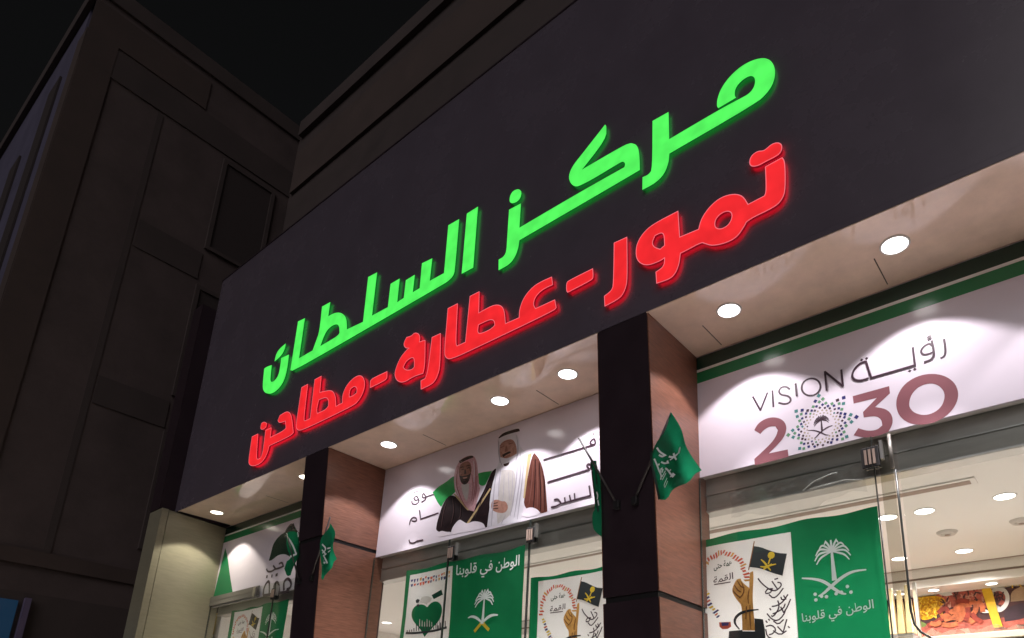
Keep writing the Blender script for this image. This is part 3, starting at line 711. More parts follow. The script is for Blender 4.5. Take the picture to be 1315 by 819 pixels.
t = thing('plastic_wrap', 'crumpled clear plastic sheet hanging at the header left of the glass door clamp', 'plastic', (-1.1, 3.42, 3.02))
q = MB(); nx, nz = 36, 10
for i in range(nx):
    for j in range(nz):
        P = lambda u, v: (-1.62 + .74 * u / nx, 3.432 + .016 * math.sin(u * .9 + v * .5) + .010 * math.sin(u * .37 - v * .9), 2.90 + .17 * v / nz + .03 * math.sin(u * .21 + 1) * (1 - v / nz))
        q.face([P(i, j), P(i + 1, j), P(i + 1, j + 1), P(i, j + 1)])
q.build('sheet', M['film'], t, smooth=True)
q = MB(); q.tube([at(*p, 1, 3.42) for p in ((1031, 630), (1045, 618), (1068, 608), (1075, 607))], .003, 6); q.build('fold', M['film_glint'], t, smooth=True)  # white tube drawn in as a highlight arc on the film
q = MB(); q.tube([at(*p, 1, 3.42) for p in ((1040, 628), (1062, 622), (1085, 616), (1108, 616))], .0035, 6); q.build('fold', M['film_glint'], t, smooth=True)  # second highlight arc, likewise a white tube

# ------------------------------------------------------------------ cloth flags behind the glass
YC = 3.435
def wav(x, z):
    return .005 * math.sin(9 * x + 2.3 * z + 1) + .004 * math.sin(5 * z - 7 * x) + .0018 * math.sin(23 * x + 11 * z)
class Cloth:
    def __init__(s, label, x0, x1, z0, z1, hem, group='national day cloths behind the glass', sag=.012, hole=None):
        s.lay = 1; s.bx = (x0, x1, z0, z1)
        s.t = thing('cloth_flag', label, 'flag', ((x0 + x1) / 2, YC, z0), group)
        q = MB()
        h = hole or (x0 + .3, x1 - .3, z0 + .2, z1 - .1)
        def span(a, b, st): k = max(1, round((b - a) / st)); return [a + (b - a) * i / k for i in range(k)]
        gx = span(x0, h[0], .03) + span(h[0], h[1], .03) + span(h[1], x1, .03) + [x1]
        gz = span(z0, h[2], .03) + span(h[2], h[3], .03) + span(h[3], z1, .02) + [z1]
        def P(x, z): return (x, 0, z - (sag * math.sin(math.pi * 3 * (x - x0) / (x1 - x0)) ** 2 * (z - h[3]) / (z1 - h[3]) if z > h[3] else 0))
        for xa, xb in zip(gx, gx[1:]):
            for za, zb in zip(gz, gz[1:]):
                if hole and h[0] - 1e-4 < xa and xb < h[1] + 1e-4 and h[2] - 1e-4 < za and zb < h[3] + 1e-4: continue
                q.face([P(xa, za), P(xb, za), P(xb, zb), P(xa, zb)])
        s.put(q, 'cloth', hem, base=True)
    def put(s, q, name, mt, base=False, parent=None):
        off = 0 if base else -.0022 - .0005 * s.lay
        bm = bmesh.new(); vs = [bm.verts.new(v) for v in q.v]
        for f_, mi in zip(q.f, q.mi):
            try: fc = bm.faces.new([vs[i] for i in f_]); fc.material_index = mi
            except ValueError: pass
        bmesh.ops.remove_doubles(bm, verts=bm.verts, dist=1e-6)
        if not base:
            for _ in range(3):
                ed = [e_ for e_ in bm.edges if e_.calc_length() > .05]
                if not ed: break
                bmesh.ops.subdivide_edges(bm, edges=ed, cuts=1)
            bmesh.ops.triangulate(bm, faces=bm.faces[:])
        for v in bm.verts: v.co.y = YC + off + (v.co.y if not base else 0) + wav(v.co.x, v.co.z)
        me = bpy.data.meshes.new(name); bm.to_mesh(me); bm.free()
        for mm in (mt if isinstance(mt, (list, tuple)) else [mt]): me.materials.append(mm)
        for p in me.polygons: p.use_smooth = True
        o = bpy.data.objects.new(name, me); COL.objects.link(o)
        pa = parent or s.t
        o.parent = pa; o.matrix_parent_inverse = Matrix.Translation(-PO[pa.name]); PO[o.name] = Vector((0, 0, 0))
        s.lay += 1
        return o
def shp(pts, d): return [(x + d[0], z + d[1]) for x, z in pts]

FORMS = {'ا': 'ﺍﺍﺎﺎ', 'ل': 'ﻝﻟﻠﻞ', 'و': 'ﻭﻭﻮﻮ', 'ط': 'ﻁﻃﻄﻂ', 'ن': 'ﻥﻧﻨﻦ', 'ف': 'ﻑﻓﻔﻒ', 'ي': 'ﻱﻳﻴﻲ', 'ق': 'ﻕﻗﻘﻖ', 'ب': 'ﺏﺑﺒﺐ', 'م': 'ﻡﻣﻤﻢ', 'ة': 'ﺓﺓﺔﺔ', 'س': 'ﺱﺳﺴﺲ', 'ر': 'ﺭﺭﺮﺮ', 'ه': 'ﻩﻫﻬﻪ', 'ح': 'ﺡﺣﺤﺢ', 'د': 'ﺩﺩﺪﺪ', 'إ': 'ﺇﺇﺈﺈ', 'ت': 'ﺕﺗﺘﺖ', 'ى': 'ﻯﻯﻰﻰ'}
NOJ = set('اودرةإى')
def shape(s):
    o = ''
    for i, ch in enumerate(s):
        if ch == ' ': o += ' '; continue
        pv = i > 0 and s[i - 1] in FORMS and s[i - 1] not in NOJ
        nx_ = i < len(s) - 1 and s[i + 1] in FORMS and ch not in NOJ
        o += FORMS[ch][(2 if nx_ else 3) if pv else (1 if nx_ else 0)]
    return o[::-1]
def text_faces(s, bold=0):
    """flat triangles of a line of text, normalised to its box"""
    c = bpy.data.curves.new('text_source', 'FONT'); c.body = s; c.resolution_u = 3; c.offset = bold
    o = bpy.data.objects.new('text_source', c); COL.objects.link(o)
    bpy.context.view_layer.update()
    me = bpy.data.meshes.new_from_object(o.evaluated_get(bpy.context.evaluated_depsgraph_get()))
    vs = [tuple(v.co) for v in me.vertices]; fs = [tuple(p.vertices) for p in me.polygons]
    bpy.data.objects.remove(o); bpy.data.curves.remove(c); bpy.data.meshes.remove(me)
    return vs, fs
def put_text(mb, s, org, ux, uz, y=0, bold=0, mi=0):
    """text box spanned from org by the vectors ux (width) and uz (height)"""
    vs, fs = text_faces(s, bold)
    xs = [v[0] for v in vs]; ys = [v[1] for v in vs]
    a, b, c, d = min(xs), max(xs), min(ys), max(ys); k = len(mb.v)
    for v in vs:
        u = (v[0] - a) / (b - a); t_ = (v[1] - c) / (d - c)
        mb.v.append((org[0] + ux[0] * u + uz[0] * t_, y, org[1] + ux[1] * u + uz[1] * t_))
    for f_ in fs: mb.f.append(tuple(k + i for i in f_)); mb.mi.append(mi)
MOTTO = shape('الوطن في قلوبنا')

CW = lambda p, d: shp(pl(zm(890, 670, 5.5, p), YC), d)
CP = lambda p, d: shp(pl(zm(980, 560, 3.161, p), YC), d)
def hand_cloth(label, d, x0, x1, z0, z1):
    c = Cloth(label, x0 + d[0], x1 + d[0], z0 + d[1], z1 + d[1], M['cgreen'], hole=(-1.85 + d[0], -1.285 + d[0], z0 + .05 + d[1], 2.778 + d[1]))
    q = MB(); n = 20
    xa, xb, za, zb = -1.85 + d[0], -1.285 + d[0], z0 + .05 + d[1], 2.778 + d[1]
    for i in range(n):
        for j in range(n):
            P = lambda u, v: (xa - .001 + (xb - xa + .002) * u / n, 0, za - .001 + (zb - za + .002) * v / n)
            q.face([P(i, j), P(i + 1, j), P(i + 1, j + 1), P(i, j + 1)])
    c.put(q, 'white_field', M['cwhite'])
    # ring of small coloured chips standing for a line of letters bent into a circle
    q = MB()
    ring = [(65, 470), (62, 420), (68, 370), (82, 325), (105, 278), (140, 246), (178, 226), (212, 216), (250, 228), (290, 246), (325, 268), (350, 305), (368, 340), (382, 385), (384, 430)]
    low = [(80, 490), (100, 530), (122, 570), (145, 612), (168, 648), (190, 676)]
    for k, (pp, mis) in enumerate(((ring, (0, 0, 1, 0, 0)), (low, (2, 2, 3, 0, 3)))):
        w_ = CW(pp, d)
        for i in range(len(w_) - 1):
            a_, b_ = Vector(w_[i]), Vector(w_[i + 1]); u = (b_ - a_); nn = Vector((-u.y, u.x)).normalized()
            for r_ in range(2):
                s0 = a_ + u * (r_ * .5 + random.uniform(0, .08)) + nn * random.uniform(-.006, .006); ht = random.uniform(.022, .044)
                q.face([(s0.x - nn.x * ht * .5, 0, s0.y - nn.y * ht * .5), (s0.x + u.x * .33 - nn.x * ht * .3, 0, s0.y + u.y * .33 - nn.y * ht * .3), (s0.x + u.x * .38 + nn.x * ht * .5, 0, s0.y + u.y * .38 + nn.y * ht * .5), (s0.x + u.x * .08 + nn.x * ht * .4, 0, s0.y + u.y * .08 + nn.y * ht * .4)], mis[(i * 2 + r_) % 5])
    q.poly([CW([(190, 712), (272, 708), (276, 742), (252, 758), (214, 760), (194, 744)], d)], 0, 0)
    q.poly([CW([(205, 712), (262, 712), (255, 735), (212, 738)], d)], -.0004, 3)
    c.put(q, 'letter_ring', [M['cred'], M['cskin'], M['cyellow'], M['navy']])
    q = MB(); o_ = CW([(150, 352)], d)[0]; put_text(q, shape('همة حتى'), o_, (.115, .008), (0, .048), bold=.02); c.put(q, 'lettering', M['bdark'])
    q = MB(); o_ = CW([(148, 440)], d)[0]; put_text(q, shape('القمة'), o_, (.125, .010), (0, .040), bold=.012)
    q.stroke(CW([(152, 445), (272, 428)], d), .006, 0, sm=0); c.put(q, 'lettering', M['ink'])
    # raised hand with pointing finger
    q = MB(); q.poly([chaikin(CW([(405, 470), (405, 400), (410, 360), (430, 350), (434, 400), (430, 480), (428, 560), (438, 680), (442, 770), (354, 770), (352, 660), (350, 590), (320, 560), (288, 510), (283, 480), (298, 440), (318, 408), (345, 404), (352, 425), (378, 450)], d), 2)], 0)
    h_ = c.put(q, 'printed_hand', M['cskin'])
    q = MB()
    for l_ in ([(300, 450), (325, 490), (350, 500)], [(322, 420), (345, 462), (372, 470)], [(290, 490), (318, 520), (345, 540)], [(350, 430), (372, 480), (360, 520), (330, 545)], [(405, 480), (395, 540), (400, 580)], [(410, 590), (408, 680), (415, 760)], [(385, 600), (380, 690)]):
        q.stroke(CW(l_, d), .007, -.00003 * len(q.f), taper=True)
    c.put(q, 'finger_line', M['cskin2'], parent=h_)
    q = MB(); q.poly([CW([(262, 775), (355, 765), (356, 775), (442, 775), (440, 684), (500, 690), (512, 760), (520, 900), (256, 900)], d)], 0)
    q.stroke(CW([(335, 762), (300, 720), (305, 680), (345, 645), (400, 630), (470, 622)], d), .016, -.0004, taper=True)
    c.put(q, 'printed_sleeve', M['cblack'])
    q = MB(); q.poly([chaikin(CW([(430, 173), (480, 180), (540, 203), (600, 222), (666, 226), (650, 300), (634, 382), (560, 362), (480, 330), (402, 322), (414, 250)], d), 1, 50)], 0)
    fl = c.put(q, 'printed_flag', M['cblack'])
    q = MB(); k0 = CW([(556, 238)], d)[0]; q.disc(k0, .020, 0, 10); q.stroke(CW([(556, 240), (535, 300)], d), .008, -.0002, sm=0)
    q.stroke(CW([(485, 268), (510, 290), (535, 325), (552, 345)], d), .011, -.0003, taper=True); q.stroke(CW([(590, 300), (550, 308), (510, 322), (480, 318)], d), .011, -.0004, taper=True); q.stroke(CW([(500, 340), (530, 318), (560, 300)], d), .009, -.0005)
    c.put(q, 'emblem', M['cyellow'], parent=fl)
    q = MB(); q.stroke(CW([(437, 140), (400, 345)], d), .006, 0, sm=0); c.put(q, 'flag_staff', M['cskin2'], parent=fl)
    q = MB()
    for l_ in ([(465, 402), (480, 425), (510, 455), (545, 480), (575, 490), (602, 478), (626, 452), (622, 432), (598, 428)], [(600, 478), (575, 442), (560, 420)], [(578, 408), (604, 400)], [(516, 500), (530, 476), (562, 474), (552, 502), (522, 510), (516, 500)], [(540, 515), (570, 542), (600, 522), (640, 468)],
               [(560, 600), (600, 592), (640, 562), (672, 512)], [(640, 520), (656, 545), (628, 552), (622, 530)], [(545, 612), (556, 626)], [(566, 652), (590, 642), (640, 612), (652, 578)], [(600, 556), (612, 590), (600, 632), (570, 672), (556, 664)], [(620, 600), (642, 642), (668, 600), (690, 545)],
               [(528, 650), (560, 690), (600, 702), (640, 662), (656, 618)], [(572, 702), (606, 727), (642, 690)], [(538, 688), (548, 700)], [(520, 742), (560, 730), (592, 760), (570, 792), (542, 800)], [(600, 740), (640, 782), (652, 732), (664, 688)], [(570, 770), (620, 802), (662, 770)], [(520, 760), (530, 812), (572, 832), (642, 830)], [(672, 738), (684, 750)], [(520, 700), (532, 716)]):
        q.stroke(CW(l_, d), .0075, -.00003 * len(q.f), sm=1)
    c.put(q, 'calligraphy', M['ink'])
    # green field: palm over crossed swords, motto under it
    q = MB()
    k0 = CP([(281, 470)], d)[0]; palm(q, k0[0], k0[1], .150, .100, 0, n=11, thick=.085)
    q.stroke(CP([(158, 577), (205, 579), (250, 590), (288, 620), (322, 640), (340, 642)], d), .017, -.0008, taper=True)
    q.stroke(CP([(422, 544), (368, 550), (322, 574), (275, 612), (245, 640), (225, 650)], d), .017, -.0009, taper=True)
    for cc in ((212, 642), (215, 665), (258, 652), (238, 650), (345, 612), (360, 635), (320, 635), (298, 640)): q.disc(CP([cc], d)[0], .0095, -.001, 9)
    c.put(q, 'emblem', M['cprint'])
    q = MB(); a_, b_ = CP([(160, 775), (457, 722)], d); put_text(q, MOTTO, a_, (b_[0] - a_[0], b_[1] - a_[1]), (0, .070), bold=.012); c.put(q, 'lettering', M['cprint'])
    return c
hand_cloth('green and white cloth flag with raised hand and palm, right of the wide pillar', (0, 0), -1.95, -.838, 1.95, 2.835)
hand_cloth('green bordered cloth with raised hand, middle bay, partly behind the wide pillar', (-1.199, -.034), -1.925, -.838, 1.95, 2.815)
hand_cloth('green and white cloth flag low in the left bay beside the end wall', (-5.44, .205), -1.925, -.838, 1.95, 2.805)

# heart cloth
c = Cloth('green and white cloth flag with green heart and white motto, middle bay', -4.495, -3.193, 2.13, 3.032, M['cgreen'], hole=(-4.443, -3.931, 2.18, 2.986))
HW = lambda p: pl(zm(510, 700, 6.883, p), YC)
q = MB(); n = 16
for i in range(n):
    for j in range(n):
        P = lambda u, v: (-4.444 + .514 * u / n, 0, 2.179 + .808 * v / n); q.face([P(i, j), P(i + 1, j), P(i + 1, j + 1), P(i, j + 1)])
c.put(q, 'white_field', M['cwhite'])
q = MB(); q.poly([chaikin(HW([(268, 548), (285, 525), (315, 503), (352, 495), (385, 515), (402, 555), (395, 620), (365, 680), (300, 740), (246, 812), (215, 745), (165, 690), (140, 650), (133, 605), (150, 555), (185, 525), (225, 522), (252, 535)]), 2)], 0)
ht = c.put(q, 'printed_heart', M['cgreen'])
q = MB(); q.poly([HW([(308, 442), (395, 393), (408, 438), (328, 478)])], 0); c.put(q, 'printed_ribbon', M['bdark'])
q = MB()
random.seed(3)
for i in range(15):
    x = 125 + i * 24; y = 350 - i * 5.4
    for r_ in range(2):
        yy = y - 38 + r_ * 36 + random.uniform(-8, 8); w_ = random.uniform(14, 24); h_ = random.uniform(14, 30)
        q.poly([HW([(x, yy), (x + w_, yy - 6), (x + w_ - 5, yy + h_ - 8), (x + 4, yy + h_)])], -.0001 * r_, random.choice((0, 0, 1, 2, 2, 3)))
c.put(q, 'letter_row', [M['cred'], M['cskin'], M['navy'], M['cred']])
q = MB(); q.stroke(HW([(85, 778), (160, 780), (260, 768), (360, 750), (440, 726)]), .018, 0)
for i in range(17):
    x = 95 + i * 20.5; y = 772 - i * 2.6; h_ = random.choice((20, 35, 52, 30, 62)) if i > 1 else 20
    q.poly([HW([(x, y), (x + 8, y - 1), (x + 8, y - h_), (x, y - h_)])], -.0004)
for i, hh in ((13, 110), (14, 125)):
    x = 95 + i * 20; q.poly([HW([(x, 740), (x + 7, 738), (x + 4, 740 - hh)])], -.0005)
c.put(q, 'printed_skyline', M['cblack'])
q = MB()
for i in range(6):
    x = 205 + i * 20; q.poly([HW([(x, 720), (x + 7, 719), (x + 6, 655 + 12 * (i % 3)), (x + 1, 655 + 12 * (i % 3))])], 0)
q.poly([chaikin(HW([(205, 505), (215, 465), (250, 448), (290, 455), (312, 470), (300, 500), (270, 512), (268, 530), (245, 512)]), 2)], 0)
c.put(q, 'printed_towers', M['vent'])
q = MB(); q.poly([HW([(170, 490), (185, 475), (205, 485), (195, 510), (175, 512)])], 0); q.poly([HW([(178, 530), (195, 520), (205, 540), (190, 548)])], 0); c.put(q, 'printed_spot', M['cblack'])
q = MB(); a_, b_ = HW([(528, 322), (1085, 236)]); put_text(q, MOTTO, a_, (b_[0] - a_[0], b_[1] - a_[1] + .0), (0, .125), bold=.012); c.put(q, 'lettering', M['cprint'])
q = MB(); k0 = HW([(775, 470)])[0]; palm(q, k0[0], k0[1], .17, .105, 0, n=11, thick=.10)
q.stroke(HW([(636, 645), (665, 630), (705, 640), (740, 670), (770, 695)]), .020, -.0008, taper=True); q.stroke(HW([(897, 618), (850, 618), (810, 638), (780, 665), (745, 695)]), .024, -.0009, taper=True)
c.put(q, 'emblem', M['cprint'])
q = MB(); q.stroke(HW([(762, 690), (790, 720), (820, 752)]), .024, 0); q.stroke(HW([(752, 690), (725, 722), (692, 766)]), .024, -.0001); q.stroke(HW([(735, 690), (760, 702), (782, 684)]), .014, -.0002)
c.put(q, 'sword_hilt', M['cyellow'])

# ------------------------------------------------------------------ small flags on the pillars
def small_flag(label, base, tip, loops_px, Y, hem, script, bend=.03, dark=False):
    t = thing('pole_flag', label, 'flag', base, 'small flags in holders on the pillars')
    q = MB(); q.tube([Vector(base), Vector(tip)], .0065); q.build('pole', M['pole'], t, smooth=True)
    q = MB(); q.box((base[0] - .018, base[1] - .012, base[2] - .03), (base[0] + .018, base[1] + .02, base[2] + .015)); q.build('holder', M['black'], t, bevel=.003)
    out = chaikin(pl(loops_px, Y), 1, 50)
    def cloth(q, name, mt, off, par):
        bm = bmesh.new(); vs = [bm.verts.new(v) for v in q.v]
        for f_ in q.f:
            try: bm.faces.new([vs[i] for i in f_])
            except ValueError: pass
        for _ in range(4):
            ed = [e_ for e_ in bm.edges if e_.calc_length() > .035]
            if not ed: break
            bmesh.ops.subdivide_edges(bm, edges=ed, cuts=1); bmesh.ops.triangulate(bm, faces=bm.faces[:])
        for v in bm.verts:
            x, z = v.co.x, v.co.z
            v.co.y = Y + off + bend * (.5 * math.sin(16 * (x - base[0]) - 9 * (z - base[2])) + .22 * math.sin(41 * (x - base[0]) + 17 * (z - base[2]))) * min(1, abs(x - base[0]) * 3)
        me = bpy.data.meshes.new(name); bm.to_mesh(me); bm.free(); me.materials.append(mt)
        for p in me.polygons: p.use_smooth = True
        o = bpy.data.objects.new(name, me); COL.objects.link(o); o.parent = par; o.matrix_parent_inverse = Matrix.Translation(-PO[par.name]); PO[o.name] = Vector((0, 0, 0))
        return o
    q = MB(); q.poly([out], 0); co = cloth(q, 'cloth', M['flag'], 0, t)
    q = MB()
    for h in hem: q.stroke(pl(h, Y), .012, 0, sm=1)
    if q.f: cloth(q, 'hem', M['flagdark'], -.002, co)
    q = MB(); script(q)
    if q.f: cloth(q, 'emblem', M['cprint'], -.0035, co)
    return t
YP = 2.83
B2 = lambda p: zm(820, 520, 6.3, p)
def sc_big(q):
    g = lambda p: pl(B2(p), YP)
    put_text(q, shape('لا اله'.replace('لا', 'لا')), g([(150, 520)])[0], (.045, -.12), (.035, .022), bold=.02)
    for l_ in ([(150, 345), (165, 375), (205, 400), (185, 415), (160, 400)], [(120, 430), (135, 470), (150, 520), (170, 560), (165, 595)], [(175, 455), (205, 470), (235, 465), (225, 445)], [(215, 510), (245, 530), (270, 560), (310, 600)], [(255, 545), (275, 530)], [(285, 600), (300, 570), (318, 585)], [(140, 480), (160, 470)], [(185, 540), (178, 500)]):
        q.stroke(g(l_), .010, 0)
    q.stroke(g([(232, 408), (258, 412), (285, 398), (325, 372)]), .012, 0); q.stroke(g([(262, 375), (275, 410), (300, 438)]), .010, 0); q.stroke(g([(245, 440), (268, 415), (290, 385)]), .008, 0)
    q.disc(g([(331, 366)])[0], .017, 0, 12)
small_flag('green pole flag with white script hanging on the wood side of the wide pillar', (-1.905, yfront(2.92) - .012, 2.92), tuple(at(862, 530, 1, 2.835)), B2([(265, 60), (320, 160), (400, 320), (470, 450), (515, 530), (460, 580), (415, 622), (330, 690), (240, 772), (175, 765), (125, 620), (100, 480), (100, 400), (150, 300), (205, 185)]), YP,
           [B2([(172, 765), (125, 620), (98, 480), (98, 400), (112, 370)])], sc_big, .07)
B1 = lambda p: zm(330, 660, 5.15, p)
def sc_one(q):
    g = lambda p: pl(B1(p), YP)
    for l_ in ([(432, 200), (450, 225), (440, 250), (425, 255)], [(430, 270), (450, 290), (470, 310), (482, 330)], [(455, 225), (478, 215), (484, 190)], [(440, 300), (432, 330), (440, 345)], [(452, 320), (470, 330)], [(425, 235), (448, 262)], [(462, 250), (475, 235)], [(436, 275), (456, 262)]): q.stroke(g(l_), .013, 0)
small_flag('small green flag with white hem edge beside the wood face of the narrow pillar', (-4.95, yfront(2.92) - .012, 2.92), tuple(at(424, 664, 1, 2.835)), B1([(485, 62), (505, 110), (525, 170), (532, 235), (540, 300), (505, 355), (490, 372), (460, 442), (432, 420), (410, 330), (408, 260), (418, 190), (450, 120)]), YP, [], sc_one, .06)
P2 = lambda p: zm(690, 540, 5.12, p)
def sc_l2(q):
    g = lambda p: pl(P2(p), 2.86)
    for l_ in ([(392, 470), (402, 490), (398, 520)], [(402, 525), (408, 560)]): q.stroke(g(l_), .008, 0)
small_flag('furled green flag hanging edge on at the left edge of the wide dark pillar', (-2.02, yfront(2.92) - .012, 2.92), tuple(at(743, 562, 1, 2.84)), P2([(350, 262), (385, 262), (392, 310), (412, 340), (420, 420), (424, 560), (424, 765), (392, 740), (370, 705), (366, 610), (384, 580), (368, 450), (352, 340)]), 2.86,
           [P2([(352, 270), (362, 400), (385, 520), (405, 600)]), P2([(372, 270), (384, 330), (392, 420)])], sc_l2, .03)
def sc_l1(q):
    g = lambda p: pl(B1(p), 2.86)
    q.stroke(g([(203, 138), (225, 180), (262, 268)]), .018, 0, sm=0); q.stroke(g([(212, 282), (240, 275), (266, 262)]), .020, 0); q.stroke(g([(268, 120), (273, 150)]), .014, 0, sm=0)
small_flag('dark green flag with white sword stroke left of the narrow dark pillar', (-5.13, yfront(2.92) - .012, 2.92), tuple(at(368, 685, 1, 2.84)), B1([(205, 130), (240, 110), (272, 130), (280, 270), (262, 310), (240, 360), (225, 405), (196, 412), (176, 360), (190, 310), (215, 290), (195, 220)]), 2.86, [], sc_l1, .03)

# ------------------------------------------------------------------ inside the shop
G2 = 'downlights in the white shop ceiling'
inl = [((1187, 656), 'ceiling light left of the slot vent end, seen through the right door'), ((1290, 637), 'large ceiling light near the right photo edge, inside the shop'),
       ((1238, 707), 'ceiling light above the food picture, second row inside the shop'), ((1155, 717), 'ceiling light low beside the rounded door edge inside the shop'), ((1140, 664), 'ceiling light behind the gap between glass pane and door')]
for p, lab in inl:
    v = at(*p, 2, ZC); downlight(v.x, v.y, ZC, lab, G2, r=.062, power=100, col=(1, .95, .92), spot=150, blend=.5)
for x, y, lab in ((-2.75, 4.9, 'ceiling light above the hand cloth inside the middle bay'), (-3.9, 5.2, 'ceiling light behind the heart cloth inside the middle bay'), (-5.9, 4.9, 'ceiling light inside the left bay behind its cloth'), (-7.1, 5.2, 'ceiling light inside the left bay by the end wall'), (.3, 4.6, 'ceiling light inside the shop beyond the right photo edge')):
    downlight(x, y, ZC, lab, G2, r=.062, power=150, col=(1, .95, .92), spot=150, blend=.5)
for p, lab in (((1198, 750), 'small bulkhead light over the yellow corn in the food picture'), ((1272, 741), 'small bulkhead light over the yellow strip of the food picture'), ((1154, 754), 'small bulkhead light behind the rounded door edge')):
    v = at(*p, 1, 6.12); downlight(v.x, 6.12, 2.99, lab, 'small lights under the bulkhead', r=.045, power=2, col=(1, .93, .88), spot=140, blend=.5)
for p, lab in (((1216, 683), 'round grey ceiling vent between two ceiling lights inside the shop'), ((1311, 668), 'round grey ceiling vent at the right photo edge inside the shop')):
    v = at(*p, 2, ZC)
    t = thing('ceiling_vent', lab, 'vent', (v.x, v.y, ZC), 'round vents in the shop ceiling')
    q = MB(); q.lathe(v, [(.0, -.022), (.022, -.022), (.03, -.008), (.034, -.018), (.052, -.020), (.066, -.004), (.068, 0)]); q.build('grille', M['vent'], t, smooth=True)
    q = MB(); q.lathe(v, [(.0, -.026), (.016, -.026), (.018, -.021)]); q.build('hub', M['slot'], t, smooth=True)
t = thing('slot_vent', 'long narrow slot vent in the white shop ceiling behind the flag cloth', 'vent', (-1.2, 4.1, ZC))
a, b = at(1246, 617, 2, ZC), at(985, 671, 2, ZC)
q = MB(); q.box((b.x - .6, a.y - .055, ZC - .008), (a.x + .03, a.y + .055, ZC - .001)); q.build('frame', M['white'], t, bevel=.002)
q = MB(); q.box((b.x - .6, a.y - .03, ZC - .0105), (a.x, a.y + .03, ZC - .0085)); q.build('slot', M['slot'], t)
t = thing('slot_vent', 'slot vent across the ceiling of the middle bay above the hand cloth', 'vent', (-3.2, 4.1, ZC))
q = MB(); q.box((-4.6, a.y - .045, ZC - .008), (-2.15, a.y + .045, ZC - .001)); q.build('frame', M['white'], t, bevel=.002)
q = MB(); q.box((-4.55, a.y - .02, ZC - .0105), (-2.2, a.y + .02, ZC - .0085)); q.build('slot', M['slot'], t)
# perforated brown strip over the middle door
t = thing('trim_strip', 'brown patterned strip under the middle header, left of the wide pillar', 'trim', (-2.7, 3.51, 2.98))
a, b = at(690, 694, 1, 3.505), at(768, 677, 1, 3.505)
q = MB(); q.box((a.x, 3.503, b.z - .035), (b.x + .1, 3.512, b.z + .03)); q.build('board', M['laminate'], t)
q = MB()
for i in range(34): q.box((a.x + .02 + i * .021, 3.500, b.z - .012 + .010 * (i % 2)), (a.x + .032 + i * .021, 3.5028, b.z + .004 + .010 * (i % 2)))
q.build('pattern', M['seam'], t)
# food picture on the back of the shop
YM = 6.3
fm = {k: mat('food_' + k, tuple(v_ * .7 for v_ in c), .6, spec=.2, var=v, scale=sc) for k, c, v, sc in (('maroon', (.07, .022, .022), .3, 6), ('corn', (.80, .40, .006), .45, 36), ('sausage', (.48, .12, .045), .5, 24), ('sausage2', (.26, .035, .02), .4, 24), ('meat', (.45, .10, .07), .6, 18), ('bowl', (.85, .80, .78), .05, 5), ('yellow', (.85, .50, .03), .2, 8), ('wood', (.50, .33, .22), .2, 10), ('leaf', (.16, .20, .05), .5, 25), ('dark', (.045, .022, .03), .4, 12))}
t = thing('food_picture', 'printed picture of yellow corn and sausages on the shop wall, lower right', 'picture', (-.6, YM, 2.3))
q = MB(); q.box((-1.55, YM, 1.9), (1.2, YM + .03, 2.985)); q.build('panel', fm['maroon'], t)
FP = lambda p: pl(zm(1150, 730, 7.97, p), YM)
LY = [0]
def food(name, polys, key, sm=2):
    q = MB()
    for lp in polys:
        LY[0] += 1; q.poly([chaikin(FP(lp), sm, 80)], YM - .001 - .0002 * LY[0])
    return q.build(name, fm[key], t)
food('printed_meat', [[(430, 215), (560, 170), (700, 160), (860, 150), (920, 260), (940, 400), (760, 420), (520, 400), (400, 330)]], 'meat')
food('printed_corn', [[(185, 300), (260, 290), (360, 280), (450, 285), (520, 320), (500, 400), (420, 480), (330, 530), (250, 520), (200, 460), (180, 380)]], 'corn')
food('printed_bowl', [[(980, 200), (1060, 175), (1130, 205), (1172, 280), (1160, 370), (1100, 440), (1030, 450), (960, 400)]], 'bowl')
food('printed_bowl_food', [[(1010, 235), (1075, 225), (1130, 275), (1120, 350), (1075, 395), (1030, 370), (1000, 300)]], 'meat')
food('printed_tray', [[(200, 600), (420, 560), (900, 530), (1400, 460), (1400, 900), (180, 900)]], 'meat')
food('printed_table', [[(1100, 440), (1180, 380), (1400, 330), (1400, 500), (1120, 545)]], 'dark')
food('printed_board', [[(1180, 220), (1400, 150), (1400, 320), (1180, 340)]], 'wood')
food('printed_leaves', [[(960, 120), (1100, 95), (1280, 90), (1250, 150), (1080, 200), (980, 190)], [(215, 540), (260, 535), (320, 570), (300, 600), (220, 600)]], 'leaf')
random.seed(11)
def bits(name, n, box, ln_, wd, key):
    q = MB()
    for i in range(n):
        x, y = random.uniform(*box[:2]), random.uniform(*box[2:]); a = random.uniform(0, 6.28); d = random.uniform(*ln_)
        LY[0] += .25
        q.stroke(FP([(x - d * math.cos(a), y - d * math.sin(a)), (x + 6 * math.sin(a), y - 6 * math.cos(a)), (x + d * math.cos(a), y + d * math.sin(a))]), wd, YM - .001 - .0002 * LY[0], taper=True)
    q.build(name, fm[key], t)
fm['corn2'] = mat('food_corn_light', (.75, .48, .05), .6, spec=.2); fm['corn3'] = mat('food_corn_dark', (.34, .13, .004), .6, spec=.2); fm['meat2'] = mat('food_meat_light', (.48, .22, .16), .6, spec=.2)
bits('printed_kernel', 60, (205, 480, 300, 500), (8, 22), .012, 'corn2'); bits('printed_kernel', 45, (205, 480, 310, 510), (8, 22), .010, 'corn3')
bits('printed_shred', 40, (450, 900, 180, 400), (15, 45), .012, 'meat2'); bits('printed_shred', 40, (450, 900, 190, 420), (15, 40), .012, 'maroon')
bits('printed_shred', 26, (1010, 1115, 240, 380), (10, 25), .012, 'maroon'); bits('printed_shred', 26, (960, 1280, 100, 180), (15, 40), .012, 'corn2')
q1, q2 = MB(), MB()
